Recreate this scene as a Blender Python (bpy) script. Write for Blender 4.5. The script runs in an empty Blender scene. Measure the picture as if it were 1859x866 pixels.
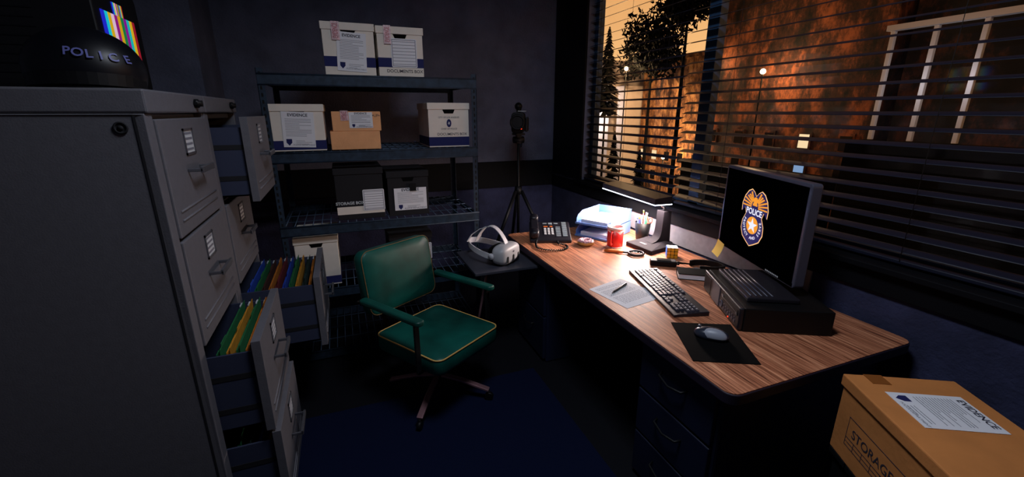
import bpy, bmesh, math, random
from mathutils import Vector, Matrix
random.seed(7)
PI = math.pi
SC = bpy.context.scene
COL = SC.collection

# ------------------------------------------------------------------ materials
def lin(c):
    return tuple(((v/255)/12.92 if v/255 <= .04045 else ((v/255+.055)/1.055)**2.4) for v in c)
def mat(name, rgb, rough=.6, metal=0, noise=0, nscale=20, bump=0, bscale=80, emit=None, estr=0, coat=0, spec=.5):
    m = bpy.data.materials.new(name); m.use_nodes = True
    nt = m.node_tree; b = nt.nodes['Principled BSDF']
    c = lin(rgb)
    b.inputs['Base Color'].default_value = (*c, 1)
    b.inputs['Roughness'].default_value = rough
    b.inputs['Metallic'].default_value = metal
    b.inputs['Coat Weight'].default_value = coat
    b.inputs['Specular IOR Level'].default_value = spec
    tc = nt.nodes.new('ShaderNodeTexCoord')
    if noise:
        n = nt.nodes.new('ShaderNodeTexNoise'); n.inputs['Scale'].default_value = nscale; n.inputs['Detail'].default_value = 6
        nt.links.new(tc.outputs['Object'], n.inputs['Vector'])
        r = nt.nodes.new('ShaderNodeValToRGB')
        r.color_ramp.elements[0].position = .3; r.color_ramp.elements[1].position = .7
        r.color_ramp.elements[0].color = (*[max(0, v*(1-noise)) for v in c], 1)
        r.color_ramp.elements[1].color = (*[min(1, v*(1+noise)) for v in c], 1)
        nt.links.new(n.outputs['Fac'], r.inputs['Fac']); nt.links.new(r.outputs['Color'], b.inputs['Base Color'])
    if bump:
        n2 = nt.nodes.new('ShaderNodeTexNoise'); n2.inputs['Scale'].default_value = bscale; n2.inputs['Detail'].default_value = 4
        nt.links.new(tc.outputs['Object'], n2.inputs['Vector'])
        bp = nt.nodes.new('ShaderNodeBump'); bp.inputs['Strength'].default_value = bump; bp.inputs['Distance'].default_value = .01
        nt.links.new(n2.outputs['Fac'], bp.inputs['Height']); nt.links.new(bp.outputs['Normal'], b.inputs['Normal'])
    if emit:
        b.inputs['Emission Color'].default_value = (*lin(emit), 1); b.inputs['Emission Strength'].default_value = estr
    return m

def wood_mat():
    m = bpy.data.materials.new('walnut_laminate'); m.use_nodes = True
    nt = m.node_tree; b = nt.nodes['Principled BSDF']; L = nt.links.new
    tc = nt.nodes.new('ShaderNodeTexCoord'); mp = nt.nodes.new('ShaderNodeMapping')
    mp.inputs['Rotation'].default_value = (0, 0, math.radians(-9)); mp.inputs['Scale'].default_value = (46, 1.5, 1)
    L(tc.outputs['Object'], mp.inputs['Vector'])
    n = nt.nodes.new('ShaderNodeTexNoise'); n.inputs['Scale'].default_value = 2.2; n.inputs['Detail'].default_value = 9; n.inputs['Roughness'].default_value = .7; n.inputs['Distortion'].default_value = .6
    L(mp.outputs[0], n.inputs['Vector'])
    r = nt.nodes.new('ShaderNodeValToRGB'); e = r.color_ramp.elements
    e[0].position = .34; e[0].color = (*lin((84, 42, 26)), 1)
    e[1].position = .66; e[1].color = (*lin((236, 170, 128)), 1)
    x = e.new(.47); x.color = (*lin((172, 104, 72)), 1)
    x = e.new(.55); x.color = (*lin((210, 138, 100)), 1)
    L(n.outputs['Fac'], r.inputs['Fac']); L(r.outputs['Color'], b.inputs['Base Color'])
    b.inputs['Roughness'].default_value = .5
    return m

def bars_mat():
    """television test bars: vertical colour stripes along object X"""
    m = bpy.data.materials.new('television_bars'); m.use_nodes = True
    nt = m.node_tree; b = nt.nodes['Principled BSDF']; L = nt.links.new
    tc = nt.nodes.new('ShaderNodeTexCoord'); s = nt.nodes.new('ShaderNodeSeparateXYZ'); L(tc.outputs['Generated'], s.inputs[0])
    r = nt.nodes.new('ShaderNodeValToRGB'); r.color_ramp.interpolation = 'CONSTANT'
    cols = [(30, 40, 215), (20, 205, 225), (225, 180, 20), (235, 200, 225), (150, 20, 130), (220, 170, 20), (20, 130, 70), (140, 20, 150), (20, 190, 190), (225, 185, 30), (160, 20, 40)]
    e = r.color_ramp.elements; e[0].position = 0; e[0].color = (*lin(cols[0]), 1)
    e[1].position = 1/11; e[1].color = (*lin(cols[1]), 1)
    for i, c in enumerate(cols[2:], 2):
        q = e.new(i/11); q.color = (*lin(c), 1)
    L(s.outputs['Y'], r.inputs['Fac']); L(r.outputs['Color'], b.inputs['Emission Color'])
    b.inputs['Emission Strength'].default_value = .75; b.inputs['Base Color'].default_value = (.01, .01, .01, 1)
    return m

M = {}
def MM(k, *a, **kw): M[k] = mat(k, *a, **kw)
MM('wall', (108, 112, 134), .95, noise=.22, nscale=5, bump=.45, bscale=60)
MM('dark_trim', (8, 9, 15), .7, spec=.2)
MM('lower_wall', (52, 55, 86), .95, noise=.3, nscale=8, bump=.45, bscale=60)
MM('lamplit_wall', (138, 138, 148), .8, noise=.12, nscale=25)  # lighter grey carries the desk lamp's glow on the wall
MM('ceiling', (60, 60, 68), .9)
MM('floor', (12, 13, 20), .75, spec=.2)
MM('rug', (17, 24, 50), 1, noise=.3, nscale=300, bump=.3, bscale=400, spec=.05)
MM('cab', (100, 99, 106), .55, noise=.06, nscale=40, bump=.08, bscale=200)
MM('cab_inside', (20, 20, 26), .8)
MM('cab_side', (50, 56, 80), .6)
MM('steel', (130, 132, 140), .35, .8)
MM('card', (200, 205, 210), .8)
MM('black_metal', (12, 13, 17), .5, spec=.3)
MM('shelf_metal', (38, 54, 72), .6, .3, noise=.35, nscale=30)
MM('shelf_hole', (5, 6, 8), .9)
MM('wire', (84, 104, 130), .5, .3)
MM('box_white', (242, 232, 220), .85, noise=.04, nscale=12)
MM('navy', (22, 30, 92), .8)
MM('box_black', (16, 15, 22), .8)
MM('kraft', (250, 180, 126), .85, noise=.08, nscale=14, bump=.1, bscale=90)
MM('kraft2', (208, 132, 68), .85, noise=.08, nscale=10, bump=.15, bscale=50)
MM('kraft_tape', (150, 88, 40), .3)
MM('paper', (240, 240, 246), .85)
MM('ink', (45, 42, 58), .9)
MM('grey_ink', (120, 120, 132), .9)
MM('seal', (226, 190, 196), .4, noise=.35, nscale=60)
MM('seal_red', (190, 40, 60), .5)
MM('green_vinyl', (6, 76, 67), .45, noise=.5, nscale=5, spec=.4)  # noise paints dark shading blotches into the green
MM('gold_piping', (226, 180, 100), .5); MM('dark_piping', (120, 92, 52), .6)
MM('pink_metal', (176, 132, 138), .35, .6)
MM('desk_edge', (36, 28, 44), .5)
MM('desk_metal', (22, 28, 52), .45, .0, noise=.1, nscale=20)
MM('black', (9, 9, 12), .5, spec=.35)
MM('black_matte', (5, 5, 6), .9, spec=.1)
MM('plastic_dark', (30, 28, 36), .42)
MM('plastic_grey', (92, 88, 100), .4)
MM('leaf', (54, 56, 68), .55, noise=.1, nscale=30)
MM('phone', (30, 29, 38), .4)
MM('key_grey', (150, 165, 175), .5)
MM('key_white', (225, 228, 232), .5)
MM('key_orange', (240, 120, 50), .5)
MM('kb_key', (64, 62, 74), .4)
MM('kb_mark', (220, 222, 230), .6)
MM('blue_plastic', (108, 146, 214), .35)
MM('headset', (214, 212, 218), .5)
MM('headset_body', (182, 182, 186), .4)
MM('red_cup', (214, 36, 34), .35)
MM('pink_white', (248, 226, 226), .4)
MM('dough', (222, 168, 96), .7)
MM('icing', (232, 176, 190), .5, noise=.45, nscale=90)
MM('sprinkle', (120, 40, 60), .6)
MM('lamp_body', (30, 27, 34), .8, spec=.2)
MM('lamp_top_lit', (62, 46, 44), .45)  # top of the lamp head painted warmer and lighter, as lit from the window
MM('tube', (255, 255, 255), .5, emit=(225, 238, 255), estr=4)
MM('orange_wood', (226, 116, 38), .5)
MM('glass_lens', (225, 225, 230), .08, spec=.6)
MM('cube_yellow', (232, 170, 40), .35); MM('cube_white', (240, 245, 255), .35); MM('cube_blue', (80, 130, 235), .35)
MM('note_yellow', (232, 200, 92), .8)
MM('monitor_frame', (76, 76, 92), .35)
MM('screen', (1, 1, 2), .6, spec=.0)
MM('e_gold', (0, 0, 0), emit=(250, 160, 30), estr=.95); MM('e_navy', (0, 0, 0), emit=(14, 14, 82), estr=1)
MM('e_white', (0, 0, 0), emit=(235, 235, 250), estr=1); MM('e_cream', (0, 0, 0), emit=(255, 195, 130), estr=1)
MM('led_red', (0, 0, 0), emit=(255, 60, 30), estr=2)
MM('mouse_shell', (40, 46, 60), .25, coat=.5); MM('mouse_palm', (150, 155, 168), .4)
MM('slat', (22, 26, 46), .5); MM('cord', (20, 20, 26), .8)
MM('window_frame', (60, 92, 130), .5)
MM('helmet', (10, 11, 18), .4, spec=.4); MM('helmet_text', (100, 104, 170), .5)
MM('tv_body', (10, 10, 14), .5)
for k, c in dict(f_blue=(28, 74, 190), f_green=(26, 112, 62), f_brown=(70, 34, 26), f_orange=(196, 116, 30), f_red=(110, 26, 34), f_yellow=(214, 146, 36), f_dark=(20, 50, 46), f_navy=(24, 34, 60)).items():
    MM(k, c, .8, noise=.15, nscale=30)
M['wood'] = wood_mat(); M['bars'] = bars_mat()
def glassy(name, col, tr):
    m = bpy.data.materials.new(name); m.use_nodes = True; nt = m.node_tree
    nt.nodes.clear(); o = nt.nodes.new('ShaderNodeOutputMaterial'); mx = nt.nodes.new('ShaderNodeMixShader')
    t = nt.nodes.new('ShaderNodeBsdfTransparent'); g = nt.nodes.new('ShaderNodeBsdfGlossy')
    t.inputs[0].default_value = (*col, 1); g.inputs[1].default_value = .05 if hasattr(g.inputs[1], 'default_value') else 0
    mx.inputs[0].default_value = tr
    nt.links.new(t.outputs[0], mx.inputs[1]); nt.links.new(g.outputs[0], mx.inputs[2]); nt.links.new(mx.outputs[0], o.inputs[0])
    M[name] = m
glassy('pane', (.95, .95, .97), .04); glassy('lens', (.96, .96, .98), .08)

# ------------------------------------------------------------------ mesh builder
class MB:
    def __init__(s): s.v = []; s.f = []; s.mi = []; s.sm = []
    def add(s, vs, fs, mi=0, smooth=False, mx=None):
        o = len(s.v)
        for p in vs:
            p = Vector(p); s.v.append(mx @ p if mx is not None else p)
        for f in fs: s.f.append([i+o for i in f]); s.mi.append(mi); s.sm.append(smooth)
        return s
    def box(s, c, d, mi=0, mx=None, taper=1.0):
        x, y, z = c; a, b, h = d[0]/2, d[1]/2, d[2]/2
        vs = [(x+i*a*(taper if k > 0 else 1), y+j*b*(taper if k > 0 else 1), z+k*h) for k in (-1, 1) for j in (-1, 1) for i in (-1, 1)]
        return s.add(vs, [(0, 2, 3, 1), (4, 5, 7, 6), (0, 1, 5, 4), (2, 6, 7, 3), (0, 4, 6, 2), (1, 3, 7, 5)], mi, False, mx)
    def span(s, a, b, mi=0, mx=None):
        return s.box([(a[i]+b[i])/2 for i in range(3)], [abs(b[i]-a[i]) for i in range(3)], mi, mx)
    def prism(s, poly, h, mi=0, mx=None, z0=0, smooth=False):
        n = len(poly)
        vs = [(p[0], p[1], z0) for p in poly]+[(p[0], p[1], z0+h) for p in poly]
        s.add(vs, [tuple(range(n))[::-1], tuple(range(n, 2*n))], mi, False, mx)
        return s.add(vs, [(i, (i+1) % n, n+(i+1) % n, n+i) for i in range(n)], mi, smooth, mx)
    def lathe(s, prof, seg=28, mi=0, mx=None, smooth=True, cap=True):
        vs = []; fs = []
        for r, z in prof:
            for k in range(seg):
                a = 2*PI*k/seg; vs.append((r*math.cos(a), r*math.sin(a), z))
        for i in range(len(prof)-1):
            for k in range(seg):
                k2 = (k+1) % seg; fs.append((i*seg+k, i*seg+k2, (i+1)*seg+k2, (i+1)*seg+k))
        s.add(vs, fs, mi, smooth, mx)
        if cap:
            n = len(prof)
            s.add(vs, [tuple(range(seg))[::-1], tuple(range((n-1)*seg, n*seg))], mi, False, mx)
        return s
    def tube(s, pts, r, seg=8, mi=0, mx=None, closed=False, flat=None):
        """sweep; flat=(w,h,upvector) sweeps a rectangle instead"""
        pts = [Vector(p) for p in pts]; n = len(pts); vs = []; fs = []
        rr = r if isinstance(r, (list, tuple)) else [r]*n
        up0 = Vector((0, 0, 1)); prev = None
        for i, p in enumerate(pts):
            t = (pts[(i+1) % n]-pts[i-1]) if closed else (pts[min(i+1, n-1)]-pts[max(i-1, 0)])
            t.normalize()
            if flat: u = Vector(flat[2][i] if isinstance(flat[2], list) else flat[2])
            else: u = prev if prev is not None else (up0 if abs(t.z) < .9 else Vector((1, 0, 0)))
            u = u-t*u.dot(t)
            if u.length < 1e-6: u = t.orthogonal()
            u.normalize(); w = t.cross(u); prev = u
            if flat:
                a, b = flat[0]/2, flat[1]/2
                for i2, j in ((-1, -1), (1, -1), (1, 1), (-1, 1)): vs.append(p+u*a*i2+w*b*j)
            else:
                for k in range(seg):
                    a = 2*PI*k/seg; vs.append(p+u*math.cos(a)*rr[i]+w*math.sin(a)*rr[i])
        sg = 4 if flat else seg
        for i in range(n if closed else n-1):
            i2 = (i+1) % n
            for k in range(sg):
                k2 = (k+1) % sg; fs.append((i*sg+k, i*sg+k2, i2*sg+k2, i2*sg+k))
        s.add(vs, fs, mi, not flat, mx)
        if not closed: s.add(vs, [tuple(range(sg))[::-1], tuple(range((n-1)*sg, n*sg))], mi, False, mx)
        return s
    def cyl(s, p0, p1, r0, r1=None, seg=16, mi=0, mx=None):
        return s.tube([p0, p1], [r0, r0 if r1 is None else r1], seg, mi, mx)
    def ellip(s, c, r, seg=28, rings=16, mi=0, mx=None, zmin=-1, p=1.0, pz=1.0):
        vs = []; fs = []
        sg = lambda v, e: math.copysign(abs(v)**e, v)
        a0 = math.asin(zmin)
        for i in range(rings+1):
            ph = a0+(PI/2-a0)*i/rings
            for k in range(seg):
                a = 2*PI*k/seg
                vs.append((c[0]+r[0]*sg(math.cos(ph), pz)*sg(math.cos(a), p), c[1]+r[1]*sg(math.cos(ph), pz)*sg(math.sin(a), p), c[2]+r[2]*sg(math.sin(ph), pz)))
        for i in range(rings):
            for k in range(seg):
                k2 = (k+1) % seg; fs.append((i*seg+k, i*seg+k2, (i+1)*seg+k2, (i+1)*seg+k))
        s.add(vs, fs, mi, True, mx)
        s.add(vs, [tuple(range(seg))[::-1]], mi, False, mx)
        return s
    def torus(s, R, r, mx=None, seg=32, rs=12, mi=0, zs=1):
        vs = []; fs = []
        for i in range(seg):
            a = 2*PI*i/seg
            for j in range(rs):
                b = 2*PI*j/rs; q = R+r*math.cos(b); vs.append((q*math.cos(a), q*math.sin(a), r*zs*math.sin(b)))
        for i in range(seg):
            for j in range(rs):
                fs.append((i*rs+j, ((i+1) % seg)*rs+j, ((i+1) % seg)*rs+(j+1) % rs, i*rs+(j+1) % rs))
        return s.add(vs, fs, mi, True, mx)
    def obj(s, name, mats, parent=None, loc=(0, 0, 0), rotz=0, bevel=0, bseg=2, mtx=None):
        me = bpy.data.meshes.new(name); me.from_pydata([tuple(v) for v in s.v], [], s.f)
        for m in (mats if isinstance(mats, (list, tuple)) else [mats]): me.materials.append(M[m] if isinstance(m, str) else m)
        for p, a, b in zip(me.polygons, s.mi, s.sm): p.material_index = a; p.use_smooth = b
        bm = bmesh.new(); bm.from_mesh(me); bmesh.ops.remove_doubles(bm, verts=bm.verts, dist=1e-6)
        bmesh.ops.recalc_face_normals(bm, faces=bm.faces); bm.to_mesh(me); bm.free()
        o = bpy.data.objects.new(name, me); COL.objects.link(o); o.parent = parent
        o.location = loc; o.rotation_euler = (0, 0, rotz)
        if mtx is not None: o.matrix_local = mtx
        if bevel:
            b = o.modifiers.new('bevel', 'BEVEL'); b.width = bevel; b.segments = bseg; b.limit_method = 'ANGLE'; b.angle_limit = .6
        return o

def tag(o, label=None, cat=None, group=None, kind=None):
    if label: o['label'] = label
    if cat: o['category'] = cat
    if group: o['group'] = group
    if kind: o['kind'] = kind
    return o
def thing(name, label, cat, loc=(0, 0, 0), rotz=0, group=None, rot=None):
    o = bpy.data.objects.new(name, None); COL.objects.link(o)
    o.location = loc; o.rotation_euler = rot or (0, 0, rotz); o.empty_display_size = .05
    return tag(o, label, cat, group)
def struct(name, mb, m, **k):
    return tag(mb.obj(name, m, **k), kind='structure')
def T(x=0, y=0, z=0, rx=0, ry=0, rz=0, s=1):
    return Matrix.Translation((x, y, z)) @ Matrix.Rotation(rz, 4, 'Z') @ Matrix.Rotation(ry, 4, 'Y') @ Matrix.Rotation(rx, 4, 'X') @ Matrix.Diagonal((s, s, s, 1))
_tc = {}
def text(mb, s, size, mx, mi=0, sx=1.0, bold=0, depth=.0004):
    """flat lettering centred on the origin of mx, in its XY plane"""
    k = (s, bold)
    if k not in _tc:
        cu = bpy.data.curves.new('t', 'FONT'); cu.body = s; cu.size = 1; cu.align_x = 'CENTER'; cu.align_y = 'CENTER'; cu.offset = bold; cu.resolution_u = 3
        ob = bpy.data.objects.new('t', cu); COL.objects.link(ob); bpy.context.view_layer.update()
        me = ob.to_mesh(); _tc[k] = ([v.co.copy() for v in me.vertices], [tuple(p.vertices) for p in me.polygons])
        ob.to_mesh_clear(); bpy.data.objects.remove(ob); bpy.data.curves.remove(cu)
    v, f = _tc[k]
    mb.add([(p.x*size*sx, p.y*size, depth) for p in v], f, mi, False, mx)
    return mb
FACE_NEG_Y = lambda x, y, z, rz=0: T(x, y, z) @ Matrix.Rotation(rz, 4, 'Y') @ Matrix.Rotation(PI/2, 4, 'X')   # a sheet standing up, facing -Y
def rrect(w, h, r, n=5):
    pts = []
    for cx, cy, a0 in ((w/2-r, h/2-r, 0), (-w/2+r, h/2-r, 90), (-w/2+r, -h/2+r, 180), (w/2-r, -h/2+r, 270)):
        for i in range(n+1):
            a = math.radians(a0+90*i/n); pts.append((cx+r*math.cos(a), cy+r*math.sin(a)))
    return pts

# ------------------------------------------------------------------ camera
f_px, cy = 785.6, 433.0
th = math.atan(230/f_px); az = math.atan(317.5/math.hypot(f_px, 230))
fh = Vector((math.sin(az), math.cos(az), 0)); F = fh*math.cos(th)-Vector((0, 0, 1))*math.sin(th)
R = Vector((math.cos(az), -math.sin(az), 0)); U = R.cross(F)
cam = bpy.data.cameras.new('camera'); co = bpy.data.objects.new('camera', cam); COL.objects.link(co)
cam.sensor_width = 36; cam.lens = f_px/1859*36; cam.clip_start = .02; cam.clip_end = 300
m3 = Matrix((R, U, -F)).transposed(); co.matrix_world = Matrix.Translation((0, 0, 1.63)) @ m3.to_4x4()
SC.camera = co

# ------------------------------------------------------------------ room shell
XL, XR, YB, YF, ZC = -1.8, 2.1, 4.2, -2.4, 2.9
struct('floor', MB().span((XL-.2, YF-.2, -.12), (XR+.2, YB+.2, 0)), 'floor')
struct('ceiling', MB().span((XL-.2, YF-.2, ZC), (XR+.2, YB+.2, ZC+.12)), 'ceiling')
struct('wall_back', MB().span((XL-.2, YB, 0), (XR+.2, YB+.15, ZC)), 'wall')
struct('wall_pier', MB().span((XL, 3.64, 0), (-.82, YB-.0005, ZC)), 'wall')
struct('wall_left', MB().span((XL-.15, YF, 0), (XL, YB, ZC)), 'wall')
struct('wall_front', MB().span((XL-.2, YF-.15, 0), (XR+.2, YF, ZC)), 'wall')
WY0, WY1, WZ0, WZ1 = -.4, 3.585, 1.0, 2.62
w = MB().span((XR, YF, 0), (XR+.16, YB, WZ0)); w.span((XR, YF, WZ1), (XR+.16, YB, ZC)); w.span((XR, WY1, WZ0), (XR+.16, YB, WZ1)); w.span((XR, YF, WZ0), (XR+.16, WY0, WZ1))
struct('wall_right', w, 'wall')
struct('trim_1', MB().span((-.82, YB-.025, .88), (XR, YB, 1.145)), 'dark_trim', bevel=.004)
struct('trim_2', MB().span((XR-.025, YF, .885), (XR, YB-.03, .99)), 'dark_trim', bevel=.004)
struct('trim_3', MB().span((XR-.06, WY0-.05, .985), (XR+.1, WY1+.05, 1.012)), 'dark_trim', bevel=.004)
struct('trim_4', MB().span((XR-.02, WY1, 1.012), (XR, YB-.03, ZC)), 'dark_trim')
struct('baseboard_back', MB().span((-.82, YB-.018, 0), (XR, YB, .1)), 'dark_trim', bevel=.003)
struct('baseboard_right', MB().span((XR-.018, YF, 0), (XR, YB-.02, .1)), 'dark_trim', bevel=.003)
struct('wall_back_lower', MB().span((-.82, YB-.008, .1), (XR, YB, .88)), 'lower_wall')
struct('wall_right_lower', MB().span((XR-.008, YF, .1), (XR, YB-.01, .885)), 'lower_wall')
struct('lamplit_strip', MB().span((XR-.016, 1.32, .752), (XR-.008, 2.925, .884)), 'lamplit_wall')  # added strip: wall behind the desk painted as if lit by the lamp
# window
wf = MB()
for y0, y1, z0, z1 in ((WY0, WY1, WZ0, WZ0+.05), (WY0, WY1, WZ1-.05, WZ1), (WY0, WY0+.05, WZ0, WZ1), (WY1-.05, WY1, WZ0, WZ1), (2.19, 2.28, WZ0, WZ1)):
    wf.span((XR+.07, y0, z0), (XR+.13, y1, z1))
win = struct('window_1', wf, 'window_frame', bevel=.003)
pn = MB(); pn.span((XR+.095, WY0+.05, WZ0+.05), (XR+.099, 2.19, WZ1-.05)); pn.span((XR+.095, 2.28, WZ0+.05), (XR+.099, WY1-.05, WZ1-.05))
pn.obj('glass_pane', 'pane', win)

# rug
tag(MB().span((-.42, -.9, 0), (1.037, 2.285, .007)).obj('rug', 'rug', bevel=.002), 'dark blue low-pile office rug lying under the green chair', 'rug')

# ------------------------------------------------------------------ blinds
def blind(label, y0, y1, ztop, zbot, pitch, off):
    t = thing('venetian_blind', label, 'window blind', (XR+.03, (y0+y1)/2, zbot), group=None)
    L = y1-y0
    MB().span((-.025, -L/2, ztop-zbot), (.025, L/2, ztop-zbot+.045)).obj('headrail', 'slat', t, bevel=.003)
    MB().span((-.022, -L/2, -.012), (.022, L/2, .006)).obj('bottom_rail', 'slat', t, bevel=.004)
    tilt = math.radians(17)
    prof = []
    for i in range(7):
        u = (i/6-.5); prof.append((u*.05*math.cos(tilt)-0, u*.05*math.sin(tilt)+.0022*(1-4*u*u)))
    poly = prof+[(p[0], p[1]-.0012) for p in prof[::-1]]
    base = None; z = off
    while z < ztop-zbot-.01:
        if base is None:
            mb = MB(); mb.prism(poly, L, 0, Matrix(((1, 0, 0, 0), (0, 0, 1, -L/2), (0, 1, 0, 0), (0, 0, 0, 1))), smooth=True)
            base = mb.obj('slat', 'slat', t, (0, 0, z))
        else:
            c = base.copy(); c.parent = t; c.location = (0, 0, z); COL.objects.link(c)
        z += pitch
    for y in (-L*.36, 0, L*.36):
        MB().cyl((-.026, y, 0), (-.026, y, ztop-zbot), .0012, seg=6).obj('cord', 'cord', t)
    return t
blind('dark venetian blind on the left half of the window, slats open', 2.37, 3.56, 2.56, 1.035, .0655, .03)
blind('dark venetian blind on the right half of the window, behind the monitor', -.35, 2.345, 2.56, 1.035, .0605, .045)

# ------------------------------------------------------------------ outside
def emat(name, c, s, noise=0): 
    return mat(name, (0, 0, 0), emit=c, estr=s)
def facade_mat(name, a, b, c, sc_=1.2):
    m = bpy.data.materials.new(name); m.use_nodes = True; nt = m.node_tree; L = nt.links.new; bs = nt.nodes['Principled BSDF']
    tc = nt.nodes.new('ShaderNodeTexCoord'); mp = nt.nodes.new('ShaderNodeMapping'); mp.inputs['Scale'].default_value = (1, 1, .55); L(tc.outputs['Object'], mp.inputs[0])
    n = nt.nodes.new('ShaderNodeTexNoise'); n.inputs['Scale'].default_value = sc_; n.inputs['Detail'].default_value = 9; n.inputs['Roughness'].default_value = .75; L(mp.outputs[0], n.inputs['Vector'])
    r = nt.nodes.new('ShaderNodeValToRGB'); e = r.color_ramp.elements
    e[0].position = .40; e[0].color = (*lin(a), 1); e[1].position = .62; e[1].color = (*lin(c), 1); q = e.new(.5); q.color = (*lin(b), 1)
    L(n.outputs['Fac'], r.inputs[0]); L(r.outputs[0], bs.inputs['Base Color']); bs.inputs['Roughness'].default_value = .9; M[name] = m
facade_mat('brick', (30, 20, 14), (120, 78, 48), (196, 146, 96), 1.6); facade_mat('brick_dark', (5, 3, 2), (66, 34, 20), (158, 88, 50), .8)
facade_mat('brick_unlit', (3, 2, 2), (14, 8, 6), (84, 46, 30), .8)  # darker brick copy, paints in the unlit right end of the facade
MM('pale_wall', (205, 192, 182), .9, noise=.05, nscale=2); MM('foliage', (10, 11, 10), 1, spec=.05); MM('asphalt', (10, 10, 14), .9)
MM('white_post', (225, 225, 230), .7); MM('lit_window', (0, 0, 0), emit=(255, 224, 170), estr=1.1); MM('cool_window', (0, 0, 0), emit=(150, 190, 235), estr=.7)
MM('bulb', (0, 0, 0), emit=(255, 215, 150), estr=22); MM('dark_glass', (14, 12, 14), .2)
tag(MB().span((4, -30, -7.2), (90, 80, -7)).obj('street_ground', 'asphalt'), kind='structure')
def building(label, x0, x1, y0, y1, z1, m, lit, rows, cols, ztop=0, winmat='dark_glass'):
    b = thing('building', label, 'building', ((x0+x1)/2, (y0+y1)/2, -7))
    w_, d_, h_ = x1-x0, y1-y0, z1+7
    MB().span((-w_/2, -d_/2, 0), (w_/2, d_/2, h_)).obj('wall', m, b)
    rf = MB().span((-w_/2-.15, -d_/2, h_), (w_/2+.15, d_/2, h_+.3)); rf.obj('cornice', m, b)
    for r in range(rows):
        for c in range(cols):
            yy = -d_/2+d_*(c+.5)/cols; zz = h_-1.6-ztop-r*1.55
            k = (r*cols+c)
            f = MB().span((-w_/2-.08, yy-.36, zz-.45), (-w_/2+.02, yy+.36, zz+.45)).obj('window', m, b)
            MB().span((-w_/2-.1, yy-.26, zz-.34), (-w_/2-.075, yy+.26, zz+.34)).obj('pane', lit.get(k, winmat), f)
    return b
building('pale rendered building at the far left of the window view', 21, 27, 31.9, 37.5, 5.3, 'pale_wall', {}, 0, 0)
building('low pale annexe beside the pale rendered building', 21.5, 26, 30.5, 31.7, 3.3, 'pale_wall', {}, 0, 0)
building('warm brown brick building lit by a street lamp, seen through the left blind', 23, 30, 23.2, 30.3, 5.2, 'brick', {3: 'lit_window', 4: 'lit_window', 9: 'lit_window', 11: 'cool_window', 13: 'lit_window', 18: 'cool_window'}, 4, 5, 5.2)
building('tall reddish brick building behind the right blind, glowing under its lamp', 22, 32, 12.6, 22.6, 13, 'brick_dark', {1: 'lit_window', 6: 'cool_window'}, 2, 5, 11.2)
building('building added for the unlit end of the facade, painted near-black, behind the porch posts', 22.4, 30, 2, 12.2, 14, 'brick_unlit', {}, 0, 0)
# porch of pale posts above a dark garden wall
pg = thing('porch', 'pale timber porch of three posts and a beam in front of the reddish building', 'porch', (20.2, 10.2, -7))
for y in (-1.30, .05, 1.40): MB().span((-.08, y-.075, 7.55), (.08, y+.075, 11.6)).obj('post', 'white_post', pg, bevel=.02)
MB().span((-.15, -3.2, 11.6), (.15, 1.6, 11.8)).obj('beam', 'white_post', pg)
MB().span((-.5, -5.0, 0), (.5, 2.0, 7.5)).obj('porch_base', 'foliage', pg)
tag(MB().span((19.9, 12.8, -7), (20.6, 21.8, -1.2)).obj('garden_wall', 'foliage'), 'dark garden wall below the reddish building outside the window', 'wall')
def street_or_fill_light(x, y, z, power, col=(1, .62, .30)):
    l = bpy.data.lights.new('street_or_fill_light', 'POINT'); l.energy = power; l.color = col; l.shadow_soft_size = .15
    o = bpy.data.objects.new('street_or_fill_light', l); COL.objects.link(o); o.location = (x, y, z)
def street_lamp(label, x, y, z, power):
    t = thing('street_lamp', label, 'street lamp', (x, y, -7))
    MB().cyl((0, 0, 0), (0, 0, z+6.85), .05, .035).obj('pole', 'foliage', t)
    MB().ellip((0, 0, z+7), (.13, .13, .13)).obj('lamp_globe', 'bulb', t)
    street_or_fill_light(x+.3, y, z, power)
street_lamp('street lamp with a glowing globe before the warm brown building', 18.6, 26.5, 4.44, 1500)
street_lamp('street lamp with a glowing globe before the tall reddish building', 20.4, 17.3, 3.6, 330)
street_lamp('low street lamp added to brighten the foot of the warm brown building', 20.8, 24.6, -1.4, 800)  # added lamp, evens out the glow on the brown facade
street_lamp('small lamp at the corner of the tall reddish building, beside the mullion', 21.2, 21.4, 4.4, 60)
tl_ = street_or_fill_light(19.2, 33.4, 1.5, 800, (1, .9, .85))  # added fill light with no lamp, brightens the pale building
street_or_fill_light(19.2, 10.4, 2.6, 16, (.95, .95, 1))  # added fill light on the porch posts, no lamp stands here
street_or_fill_light(19.3, 8.9, 2.6, 14, (.95, .95, 1))  # second added fill for the posts, also without a lamp
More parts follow.
